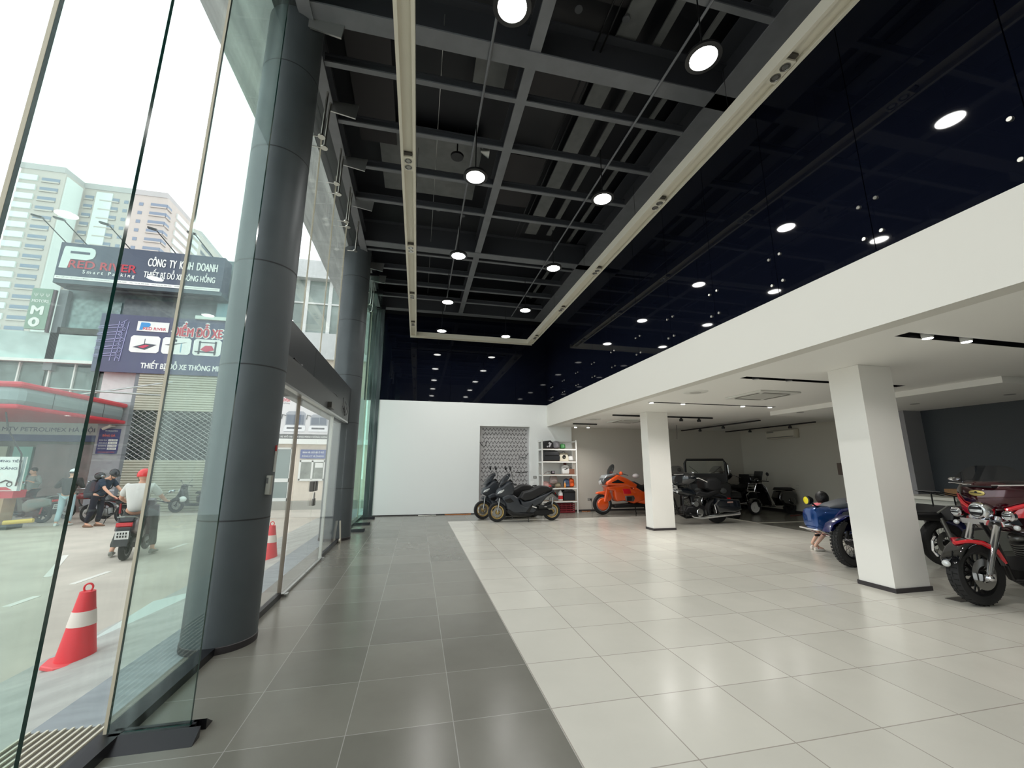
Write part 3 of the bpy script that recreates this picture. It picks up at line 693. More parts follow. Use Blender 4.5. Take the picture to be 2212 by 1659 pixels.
# poster
ps = thing('parking_poster', 'wide blue-grey poster with parking lift pictures over the shutter', 'sign', (-12.95, BF-.12, 5.2))
MB().bx(0, 5.4, 0, .1, 0, 2.45).build('board', signb2, ps, False)
MB().bx(3.4, 5.4, -.12, .1, 2.45, 2.6).build('light_strip', mat('light_box', (200, 214, 206), .4), ps, False)
MB().bx(1.32, 2.45, -.03, -.01, 1.78, 2.2).build('logo_plate', swhite, ps, False)
MB().prism([(0,0),(.1,0),(.12,.12),(.32,.13),(.36,.2),(.36,.28),(.3,.32),(0.03,.32)], 'y', -.045, -.03).build('logo_letter', sblue, ps, False).location = (1.42, 0, 1.83)
text('RED RIVER', ps, 'lettering', sredb, (1.55, -.03, 1.84), .82, .12, F3, .004, .02)
text('ĐIỂM ĐỖ XE', ps, 'lettering', swhite, (2.58, -.006, 1.63), 1.92, .68, F3, .003, .06)
text('ĐIỂM ĐỖ XE', ps, 'lettering', sredb, (2.61, -.012, 1.66), 1.85, .6, F3, .006, .03)
text('THIẾT BỊ ĐỖ XE THÔNG MINH', ps, 'lettering', swhite, (1.68, -.006, .14), 3.15, .42, F3, .003, .025)
icr = mat('icon_red', (196, 60, 90), .5); icd = mat('icon_dark', (70, 74, 84), .5); icb = mat('icon_blue', (130, 170, 190), .5)
for i in range(4):
    x = 1.17+i*1.14; 
    P = [(x+.08,.86),(x+.97,.86),(x+1.05,.94),(x+1.05,1.5),(x+.97,1.58),(x+.08,1.58),(x,1.5),(x,.94)]
    pc = MB().prism(P, 'y', -.02, -.004).build('picture_card', swhite, ps, False)
    q = MB()
    if i == 0: q.prism([(x+.12,1.08),(x+.55,1.25),(x+.95,1.22),(x+.55,.98)], 'y', -.03, -.02).m(1).prism([(x+.3,1.09),(x+.56,1.2),(x+.7,1.17),(x+.5,1.04)], 'y', -.035, -.03).m(0).bx(x+.5, x+.52, -.03, -.02, 1.2, 1.45)
    elif i == 1: q.prism([(x+.1,1.25),(x+.9,1.4),(x+.3,1.22)], 'y', -.03, -.02).bx(x+.45,x+.52,-.03,-.02,1.4,1.5).m(2).bx(x+.68,x+.72,-.03,-.02,.95,1.35).bx(x+.4,x+.44,-.03,-.02,.95,1.3)
    else: q.bx(x+.2,x+.27,-.03,-.02,.92,1.5).bx(x+.8,x+.87,-.03,-.02,.9,1.5).bx(x+.2,x+.87,-.03,-.02,1.42,1.46).m(1).prism([(x+.28,1.12),(x+.45,1.3),(x+.7,1.3),(x+.8,1.12),(x+.5,1.02)], 'y', -.036, -.03).m(0).prism([(x+.05,1.05),(x+.9,1.05),(x+.8,.98),(x+.1,1.0)], 'y', -.03, -.02)
    q.build('icon', [icd, icr, icb], pc, False)
twr = MB()
lav = mat('poster_lavender', (150, 152, 190), .5)
for z in [1.95, 1.65, 1.35, 1.05, .75]:
    twr.obx((.42, -.015, z), (.9, .01, .03), (0, -.18, 0)).obx((.42, -.015, z-.1), (.9, .01, .02), (0, -.1, 0))
for x in (.62, .8, .95): twr.obx((x, -.015, 1.3), (.025, .01, 1.7), (0, .06, 0))
for z in range(8): twr.obx((.82, -.015, .6+z*.22), (.28, .01, .02), (0, .7*(-1)**z, 0))
twr.build('tower_drawing', lav, ps, False)
# price board and camera
pb = thing('fuel_price_board', 'blue fuel price board on the grey pier', 'sign', (-12.3, BF-.03, 1.93))
MB().bx(0, .7, 0, .03, 0, .98).build('board', mat('price_blue', (44, 44, 104), .5), pb, False)
text('PETROLIMEX', pb, 'lettering', swhite, (.2, -.004, .87), .42, .05, F3, .002)
text('BẢNG GIÁ', pb, 'lettering', mat('price_orange', (230, 110, 90), .5), (.14, -.004, .67), .42, .11, F3, .002, .02)
for i, (a, b_) in enumerate((('RON 95-V', '23.100'), ('RON 95-III', '22.500'), ('E5 RON 92', '21.900'), ('DO 0,05S', '20.700'))):
    z = .49-i*.11; c = MB().bx(.36, .66, -.006, 0, z, z+.08).build('price_field', swhite, pb, False)
    text(a, pb, 'lettering', swhite, (.06, -.004, z+.01), .26, .055, F3, .002)
    text(b_, c, 'digits', mat('tiny_text', (60, 60, 60), .6), (.39, -.008, z+.015), .24, .05, F3, .002)
text('KÍNH CHÀO QUÝ KHÁCH', pb, 'lettering', mat('price_orange', (230,110,90), .5), (.08, -.004, .04), .54, .05, F3, .002)
cm = thing('security_camera', 'white security camera above the fuel price board', 'camera', (-11.85, BF, 3.0))
MB().obx((-.12, -.2, -.05), (.3, .09, .08), (0, -.5, 0)).cyl((.02, 0, .02), (0, -.2, 0), .03, n=8).build('housing', mat('camera_white', (214, 214, 200), .4), cm)
# --- left building (station office) behind
lb = thing('station_office_building', 'pale grey building with a window row behind the fuel station canopy', 'building', (-16, BF, GR))
def Lb(x0, x1, z0, z1, y0, y1, m, name='wall', par=None): return MB().bx(x0+16, x1+16, y0, y1, z0-GR, z1-GR).build(name, m, par or lb, False)
pal = mat('pale_wall_tree_shadow', (180, 200, 196), .5, var=.16, vscale=1.1, stretch=(1, 1, 1.6))  # noise contrast raised to paint in a tree-shadow pattern
Lb(-40, -12.75, 5.62, 6.75, .1, 3, pal, 'upper_wall'); Lb(-40, -12.75, 5.5, 5.62, -.05, .1, bframe, 'cornice')
Lb(-40, -12.75, 4.0, 5.5, .35, 3, mat('office_back', (120, 140, 134), .4), 'back_wall')
Lb(-12.75, -11.45, 2.9, 5.45, .3, 3, wclad, 'side_wall')
x = -21.0
while x < -12.9:
    w_ = Lb(x, x+.78, 4.05, 5.4, .28, .3, bglass, 'window'); Lb(x-.05, x, 4.0, 5.5, .2, .3, bframe, 'frame', w_); x += .83 if int((x+21)/.83) % 2 else 1.0
Lb(-40, -12.5, GR, 3.0, .6, 1.0, mat('station_dark_wall', (110, 112, 104), .6, var=.15), 'lower_wall')
Lb(-14.6, -12.55, GR, 2.3, .5, .6, mat('station_brown_window', (104, 84, 82), .25, var=.25, vscale=2), 'window')
Lb(-15.3, -14.7, .4, 2.2, .5, .6, mat('station_teal_door', (110, 172, 158), .3), 'door'); Lb(-16.0, -15.5, .8, 2.2, .5, .6, mat('station_cream_door', (178, 186, 164), .5), 'door')
nb = thing('station_name_board', 'pale company name board with blue strip under the station canopy', 'sign', (-20, BF+.2, 2.4))
MB().bx(-4, 7.5, 0, .2, .25, .75).build('board', mat('name_board', (168, 176, 172), .5), nb, False); MB().bx(-4, 7.5, -.01, .2, 0, .25).build('strip', mat('name_strip', (50, 66, 110), .5), nb, False)
text('CỬA HÀNG BÁN LẺ XĂNG DẦU CỦA CÔNG TY TNHH MTV PETROLIMEX HÀ NỘI', nb, 'lettering', mat('name_text', (58, 66, 92), .5), (-2.0, -.004, .33), 9.4, .3, F3, .002, .01)
text('ĐƯỜNG LÊ VĂN LƯƠNG, THANH XUÂN, TP. HÀ NỘI', nb, 'lettering', swhite, (-2, -.014, .07), 5.2, .12, F3, .002)
# --- fuel station canopy
fc = thing('station_canopy', 'grey fuel station canopy edged with two red bands', 'canopy', (-11.5, 14.8, 3.12))
cg = mat('canopy_grey', (138, 148, 150), .35, metal=.2); cr_ = mat('canopy_red', (198, 44, 62), .4)
MB().bx(-13, 0, 0, 4.65, .0, .75).build('fascia', cg, fc, False, bevel=.25)
MB().bx(-13.02, .03, -.03, 4.68, .62, .8).build('red_band', cr_, fc, False, bevel=.2); MB().bx(-13.02, .03, -.03, 4.68, -.02, .12).build('red_band', cr_, fc, False, bevel=.05)
for y_ in (1.2, 3.4): MB().bx(.0, .006, y_, y_+.015, .12, .62).build('joint', black, fc, False)
MB().cyl((-.8, 1.0, .8), (1.4, 4.4, 1.15), .035, n=8).build('stay_rod', alum, fc); MB().cyl((-.4, 2.6, .8), (1.5, 4.5, 1.75), .03, n=8).build('stay_rod', alum, fc)
# advertising pillar (MOTORS)
ms = thing('motors_sign', 'pale green upright sign with white letters against the tower', 'sign', (-15.45, BF-.1, 6.8))
MB().bx(0, .68, 0, .1, 0, 1.72).build('board', mat('motors_green', (132, 158, 140), .5), ms, False)
MB().bx(.7, .78, 0, .1, -.1, 1.7).build('post', mat('maroon_post', (70, 44, 52), .5), ms, False)
text('Ψ Ψ Ψ', ms, 'lettering', swhite, (.1, -.01, 1.35), .5, .16, F3, .002)
text('MOTORS', ms, 'lettering', swhite, (.07, -.01, 1.12), .55, .12, F3, .002, .02)
text('M', ms, 'lettering', swhite, (.13, -.01, .62), .36, .34, F3, .002, .05); text('O', ms, 'lettering', swhite, (.15, -.01, .12), .28, .34, F3, .002, .08)
# --- right building seen through the doors
rb = thing('guard_office_building', 'cream building with a ticket window seen through the glass doors', 'building', (-5, BF+.2, GR))
def Rb(x0, x1, z0, z1, y0, y1, m, name='wall', par=None): return MB().bx(x0+5, x1+5, y0, y1, z0-GR, z1-GR).build(name, m, par or rb, False)
crm = mat('cream_wall', (218, 206, 190), .6, var=.05)
Rb(-6.4, -1.5, GR, .02, -.6, 5, mat('step_stone', (150, 148, 140), .7), 'step')
Rb(-6.4, -1.5, .02, 2.4, 0, 5, crm); Rb(-6.4, -1.5, 2.4, 2.62, -.25, 5, bframe, 'ledge')
Rb(-6.4, -1.5, 2.62, 4.55, .1, 5, mat('banner_back', (200, 196, 190), .6), 'upper_wall')
Rb(-6.4, -1.5, 4.55, 6.35, .5, 5, crm, 'storey_wall'); Rb(-6.4, -1.5, 6.35, 7.6, .3, 5, wclad, 'band'); 
Rb(-6.4, -1.5, 7.6, 10.3, .6, 5, mat('storey_glass', (148, 160, 154), .1, var=.2, vscale=1.2), 'window_band')
Rb(-6.4, -1.5, 10.3, 11.2, .2, 5, wclad, 'roof_band')
for x in (-5.6, -4.55, -3.5): Rb(x, x+.16, 7.6, 10.3, .5, .6, bframe, 'mullion')
Rb(-6.4, -1.5, 9.1, 9.17, .52, .6, bframe, 'transom')
# lower left door of that building
d_ = Rb(-5.9, -5.3, .1, 2.2, -.04, 0, mat('pale_window', (120, 136, 134), .15), 'window'); 
for a, b_, c_, e_ in ((-5.95,-5.87,.0,2.25),(-5.34,-5.26,0,2.25),(-5.9,-5.3,.8,.95),(-5.9,-5.3,.02,.14),(-5.9,-5.3,2.18,2.25)): Rb(a, b_, c_, e_, -.07, -.02, bframe, 'frame', d_)
w_ = Rb(-4.9, -3.95, .92, 1.65, -.04, 0, mat('ticket_glass', (122, 128, 120), .15, var=.3, vscale=5), 'window')
for a, b_, c_, e_ in ((-4.97,-4.89,.86,1.72),(-3.98,-3.9,.86,1.72),(-4.95,-3.9,1.64,1.74),(-4.95,-3.9,.84,.93),(-4.47,-4.4,.9,1.7)): Rb(a, b_, c_, e_, -.08, -.02, bframe, 'frame', w_)
Rb(-4.32, -4.0, 1.4, 1.6, -.09, -.085, swhite, 'notice', w_)
bs = thing('blue_notice_sign', 'blue notice sign above the ticket window', 'sign', (-4.96, BF+.12, 1.79))
MB().bx(0, 1.05, 0, .05, 0, .38).build('board', mat('notice_blue', (74, 92, 152), .5), bs, False)
text('BÁN VÉ GỬI XE Ô TÔ', bs, 'lettering', swhite, (.1, -.005, .22), .85, .1, F3, .002, .02); text('ĐĂNG KÝ VÉ THÁNG', bs, 'lettering', swhite, (.08, -.005, .06), .88, .1, F3, .002, .01)
bn = thing('bus_banner', 'grey banner with two white coaches above the ticket office', 'sign', (-6.2, BF+.1, 2.63))
MB().bx(0, 2.6, 0, .08, 0, 1.9).build('board', mat('banner_grey', (214, 212, 214), .5), bn, False)
MB().bx(0, 2.6, -.01, 0, -.0, .2).build('text_strip', mat('banner_strip', (80, 82, 84), .5), bn, False)
text('RED RIVER', bn, 'lettering', sredb, (.0, -.006, 1.62), .62, .14, F3, .002, .03); text('Smart Parking', bn, 'lettering', icd, (.02, -.006, 1.5), .6, .08, F3, .002)
text('THIẾT BỊ ĐỖ XE THÔNG MINH SÔNG HỒNG', bn, 'lettering', swhite, (.05, -.014, .04), 2.3, .11, F3, .002, .02)
for i, (x, s_) in enumerate(((.5, 1), (1.5, .9))):
    c = MB().prism([(x, .3), (x+.8*s_, .3), (x+.86*s_, .45), (x+.82*s_, .6), (x+.82*s_, 1.1*s_), (x+.7*s_, 1.2*s_), (x+.12, 1.2*s_), (x+.02, 1.1*s_), (x+.02, .6), (x-.03, .45)], 'y', -.015, -.004).build('coach', mat('coach_grey', (150, 154, 164), .5), bn, False)
    MB().prism([(x-.02, .32), (x+.82*s_, .32), (x+.86*s_, .44), (x+.82*s_, .58), (x+.02, .58), (x-.03, .44)], 'y', -.02, -.015).build('bumper', mat('coach_white', (226, 227, 230), .5), c, False)
    MB().prism([(x+.06, .62), (x+.76*s_, .62), (x+.76*s_, 1.05*s_), (x+.06, 1.05*s_)], 'y', -.022, -.015).build('windscreen', mat('coach_glass', (70, 84, 106), .3), c, False)
    MB().bx(x+.1, x+.7*s_, -.022, -.015, .42, .5).build('grille', icd, c, False); MB().tube([(x+.04,-.02,1.0),(x-.12,-.02,1.05),(x-.14,-.02,.85)], .02, 6).build('mirror', icd, c)
MB().lathe([(0, -.01), (.16, -.01), (.16, 0), (0, 0)], (.1, 0, .5), 'y', 24).build('wheel_picture', mat('coach_white', (205,206,212), .5), bn)
# ================================================================ residential tower far behind
tw = thing('apartment_tower', 'tall pale apartment tower with many floors far behind the signs', 'building', (0, 150, 0))
tb = mat('tower_beige', (180, 170, 163), .8); twh = mat('tower_white', (206, 210, 206), .8); tdk = mat('tower_window', (120, 130, 146), .5); tsh = mat('tower_slab_light', (240, 240, 236), .7)
D = 150
def prof(x): return x
Zt = 1.476 + .635*D
pts = [(-.866, D*1.0), (-.787, D), (-.747*1.05, D*1.05), (-.587*1.05, D*1.05), (-.52*1.17, D*1.17), (-.40*1.4, D*1.4)]
PX = [(-.868*D, D-150), (-.787*D, 0), (-.747*D*1.05, D*.05), (-.587*D*1.05, D*.05), (-.512*D*1.21, D*.21), (-.425*D*1.5, D*.5)]
wall_ = MB().prism(PX + [(PX[-1][0]-30, PX[-1][1]), (PX[0][0]-3, PX[0][1]+75)], 'z', -2, Zt).build('wall', tb, tw, False)
MB().prism([(x-.3 if i < 5 else x, y_-.3) for i, (x, y_) in enumerate(PX)] + [(PX[-1][0]-30, PX[-1][1]), (PX[0][0]-3, PX[0][1]+75)], 'z', Zt, Zt+2.0).build('parapet', mat('tower_roof', (170, 166, 164), .8), tw, False)
FH = 3.4
def face(i, j, segs):
    """segs: list of (t0, t1, kind) along the wall piece i-j; kinds: w white band, g balcony, p white pane wall, s small windows"""
    a, b_ = Vector((*PX[i], 0)), Vector((*PX[j], 0)); d = b_-a; L = d.length; n = Vector((d.y, -d.x, 0)).normalized()
    if n.y > 0 and i != 1 and i != 3: n = -n
    acc = {}
    z = Zt-2.2
    while z > 12:
        for t0, t1, kind in segs:
            p0, p1 = a+d*t0, a+d*t1
            def slab(zl, zh, off, key):
                m_ = acc.setdefault(key, MB()); q = n*off
                m_.add([p0+Vector((0,0,zl)), p1+Vector((0,0,zl)), p1+q+Vector((0,0,zl)), p0+q+Vector((0,0,zl)), p0+Vector((0,0,zh)), p1+Vector((0,0,zh)), p1+q+Vector((0,0,zh)), p0+q+Vector((0,0,zh))],
                       [(3,2,1,0),(4,5,6,7),(0,1,5,4),(1,2,6,5),(2,3,7,6),(3,0,4,7)])
            if kind == 'w': slab(z-FH*.55, z, .5, 'w')
            if kind == 'g': slab(z-FH*.62, z-FH*.12, .12, 'd'); slab(z-FH*.62, z-FH*.5, .5, 'l')
            if kind == 's': slab(z-FH*.55, z-FH*.2, .12, 'd')
        z -= FH
    for t0, t1, kind in segs:
        if kind == 'p':
            p0, p1 = a+d*t0, a+d*t1; q = n*.4; m_ = acc.setdefault('w', MB())
            m_.add([p0+Vector((0,0,2)), p1+Vector((0,0,2)), p1+q+Vector((0,0,2)), p0+q+Vector((0,0,2)), p0+Vector((0,0,Zt-1)), p1+Vector((0,0,Zt-1)), p1+q+Vector((0,0,Zt-1)), p0+q+Vector((0,0,Zt-1))], [(3,2,1,0),(4,5,6,7),(0,1,5,4),(1,2,6,5),(2,3,7,6),(3,0,4,7)])
    for k_, m_ in acc.items(): m_.build({'w': 'white_cladding', 'd': 'windows', 'l': 'balcony_slabs'}[k_], {'w': twh, 'd': tdk, 'l': tb}[k_], tw, False)
face(0, 1, [(.02, .42, 'w'), (.5, .9, 'g')])
face(1, 2, [(.05, .85, 'p')])
face(2, 3, [(.02, .12, 'g'), (.15, .34, 'p'), (.2, .42, 'g'), (.48, .53, 's'), (.66, .71, 's'), (.8, 1.0, 'g')])
face(3, 4, [(.0, .12, 'g'), (.25, .95, 'w')])
face(4, 5, [(.05, .3, 'g'), (.4, .9, 'w')])
lt = thing('lower_apartment_block', 'second pale apartment block partly hidden at the far left', 'building', (-150, 170, 0))
MB().bx(-60, -1, 0, 30, -2, 76).build('wall', twh, lt, False)
for zz in range(20): MB().bx(-20, -2, -.3, 0, 4+zz*3.5, 5.6+zz*3.5).build('window_row', tdk, lt, False) if zz % 1 == 0 and zz > 6 else None
# ================================================================ motorcycle components (local: +x forward, z up, rear wheel at x=0)
gold = mat('gold_rim', (196, 168, 108), .35, metal=.8)
matg = mat('matt_graphite_paint', (50, 54, 60), .38, spec=.6)
seatm = mat('black_seat_vinyl', (24, 24, 26), .5, bump=.1)
engm = mat('engine_metal', (120, 120, 118), .35, metal=.8)
dke = mat('dark_engine', (32, 32, 34), .45, metal=.4)
lampg = mat('headlamp_glass', (210, 214, 214), .1, metal=.3)
mirrorm = mat('mirror_glass', (170, 176, 178), .05, metal=1)
tailr = mat('tail_lamp_red', (190, 20, 24), .2)
plate = mat('number_plate', (214, 216, 212), .5)
def wheel(par, x, r, w, rim, n=5, y=0, rz=0, tyre=None, disc=1, ri=None, face=None, spokes='cast', z=None):
    ri = ri or r*.68
    o = MB().lathe([(ri, -w*.34), (r*.88, -w*.5), (r*.95, -w*.44), (r*.99, -w*.22), (r, 0), (r*.99, w*.22), (r*.95, w*.44), (r*.88, w*.5), (ri, w*.34), (ri*.99, 0)], axis='y', n=40, closed=True).build('wheel', tyre or rubber, par)
    o.location = (x, y, r if z is None else z); o.rotation_euler = (0, 0, rz)
    m = MB(); m.lathe([(ri+.006, -w*.36), (ri+.006, w*.36), (ri-.02, w*.3), (ri-.025, 0), (ri-.02, -w*.3)], axis='y', n=40, closed=True)
    if face: m.lathe([(0, w*.22), (ri*.45, w*.26), (ri*.9, w*.16), (ri*.9, -w*.16), (ri*.45, -w*.26), (0, -w*.22)], axis='y', n=32)
    elif spokes == 'wire':
        for k in range(28):
            a = 2*pi*k/28; b_ = a+.25*(-1)**k; m.tube([(.035*cos(b_), (w*.3 if k % 2 else -w*.3), .035*sin(b_)), ((ri-.01)*cos(a), 0, (ri-.01)*sin(a))], .003, 4)
    else:
        for k in range(n):
            a = 2*pi*k/n
            for da in (-.1, .1):
                m.tube([(.03*cos(a), 0, .03*sin(a)), (ri*.6*cos(a+da), 0, ri*.6*sin(a+da)), (ri*.98*cos(a+da*2), 0, ri*.98*sin(a+da*2))], [.014, .01, .011], 6)
    m.lathe([(0, -w*.5), (.045, -w*.5), (.05, w*.5), (0, w*.5)], axis='y', n=18).build('rim', face or rim, o)
    if disc:
        d = MB()
        for s_ in ((1, -1) if disc == 2 else (1,)): d.lathe([(ri*.38, s_*w*.56), (ri*.72, s_*w*.56), (ri*.72, s_*w*.56+.005), (ri*.38, s_*w*.56+.005)], axis='y', n=32, closed=True)
        d.build('brake_disc', steel, o)
    return o
def mirror(par, p, q, m=black, s=1, rot=.0):
    o = MB().tube([p, ((p[0]+q[0])/2-.01, (p[1]+q[1])/2, (p[2]+q[2])/2+.02), q], .006, 6).build('mirror', m, par)
    MB().sph(q, (.03*s, .055*s, .062*s), 14, (0, .2, rot)).build('mirror_head', m, o); return o
def fork(par, a, b, y, r=.018, m=steel, m2=None):
    for s_ in (1, -1):
        o = MB().cyl((a[0], y*s_, a[1]), (b[0], y*s_, b[1]), r, n=12).build('fork_leg', m, par)
def mapped(ox, oz, s):
    return lambda P: [((ox-x)*s, (oz-z)*s) for x, z in P]
# ---------------------------------------------------------------- adventure style scooter
def maxi_scooter(label):
    t = thing('maxi_scooter', label, 'scooter', group='matt dark maxi scooters with gold wheels')
    T = mapped(1310, 1510, .00185); WB = 1.555
    wheel(t, 0, .255, .13, gold, 6); wheel(t, WB, .255, .11, gold, 6, rz=.0)
    A = lambda nm_, P, w, rd, m, **k: MB().puff(T(P), w, rd, **k).build(nm_, m, t)
    A('front_cowl', [(450,1110),(465,1060),(520,1010),(580,960),(640,925),(700,955),(720,1040),(705,1120),(640,1160),(520,1165),(455,1135)], .15, .07, matg)
    A('leg_shield', [(520,1160),(600,1120),(700,1125),(770,1175),(800,1250),(870,1360),(700,1420),(650,1400),(610,1330),(580,1240)], .17, .05, matg)
    A('footboard', [(600,1340),(680,1420),(930,1437),(1005,1410),(1010,1385),(700,1375),(640,1330)], .19, .03, black)
    A('centre_panel', [(630,1180),(710,1200),(800,1255),(900,1300),(970,1290),(1060,1345),(1000,1395),(700,1385),(620,1340),(595,1270)], .165, .045, matg)
    A('side_vent', [(880,1370),(985,1255),(1000,1270),(930,1390)], .172, .008, black)
    A('dark_flank', [(560,1190),(650,1170),(705,1220),(640,1240),(580,1230)], .178, .01, black)
    A('side_body', [(795,1195),(860,1225),(960,1215),(1100,1155),(1250,1100),(1335,1060),(1345,1095),(1220,1170),(1130,1260),(1060,1290),(940,1375),(855,1345)], .15, .05, matg)
    A('seat', [(800,1180),(860,1090),(990,1060),(1080,1012),(1130,1000),(1230,1005),(1320,1048),(1300,1080),(1180,1110),(1100,1150),(1000,1200),(880,1222)], .14, .05, seatm)
    A('rear_fender', [(1250,1090),(1345,1075),(1420,1160),(1410,1180),(1330,1120)], .05, .015, black)
    A('engine_case', [(930,1340),(1060,1290),(1180,1320),(1320,1360),(1330,1420),(1150,1440),(960,1420)], .09, .04, dke)
    A('front_fender', [(440,1210),(480,1170),(560,1190),(600,1240),(590,1300),(560,1270),(500,1235)], .07, .025, matg)
    o = MB().puff(T([(485,1005),(530,920),(600,845),(650,820),(655,850),(600,930),(560,975)]), .16, .03).build('windscreen', glass('smoked_screen', (.35,.37,.4)), t)
    h = MB().puff(T([(455,1110),(480,1070),(555,1035),(570,1060),(520,1105)]), .155, .03).build('headlamp', lampg, t)
    MB().cyl((.92,-.155,.30),(.2,-.165,.36),.055,.045,16).build('exhaust', black, t); MB().cyl((1.0,-.12,.3),(.92,-.15,.3),.03,.05,12).build('exhaust_tip', chrome, t)
    sil = MB().cyl((.42,.13,.36),(.05,.16,.40),.05,.055,16).build('muffler', black, t); MB().bx(.2,.27,.19,.205,.38,.395).build('badge', chrome, sil)
    MB().obx((.55,.165,.38),(.13,.02,.03),(0,-.3,0)).build('foot_peg', chrome, t)
    fork(t, (1.5, .62), (WB, .255), .075, .018, steel)
    for s_ in (1,-1): MB().cyl((-.02, .1*s_, .62), (.03, .1*s_, .33), .024, n=12).build('rear_shock', steel, t)
    hb = MB().tube([(1.12,-.36,.98),(1.17,-.2,1.02),(1.2,0,1.0),(1.17,.2,1.02),(1.12,.36,.98)], .013, 8).build('handlebar', black, t)
    for s_ in (1,-1):
        MB().cyl((1.12,.36*s_,.98),(1.15,.25*s_,1.0),.02,n=10).build('grip', rubber, hb); mirror(t, (1.16,.2*s_,1.02), (1.26,.27*s_,1.42))
    MB().obx((1.18,0,1.06),(.06,.14,.1),(0,.5,0)).build('dashboard', black, t)
    MB().tube([(.72,.1,.15),(.72,.2,.0)], .012, 8).build('side_stand', black, t)
    MB().tube([(.05,-.12,.86),(-.08,-.1,.9),(-.12,0,.91),(-.08,.1,.9),(.05,.12,.86)], .014, 8).build('grab_rail', black, t)
    MB().obx((-.11,0,.72),(.03,.1,.05)).build('tail_lamp', tailr, t)
    return t
s1 = maxi_scooter('nearer matt grey maxi scooter with gold wheels standing at the edge of the light tiles')
s1.location = (3.72, 11.42, 0); s1.rotation_euler = (0, 0, pi+.03)
s2 = dup(s1, (3.42, 12.25, 0), pi+.12, 'rear matt grey maxi scooter with gold wheels, nearer the adhesive panel')
bag = thing('motorcycle_frame_rack', 'low black vehicle frame parked behind the seat of the nearer maxi scooter', 'motorcycle part', (3.0, 12.75, 0))
MB().puff([(-.5,.0),(.5,.0),(.62,.5),(.45,.62),(-.2,.7),(-.55,.5)], .12, .05).build('body', black, bag)
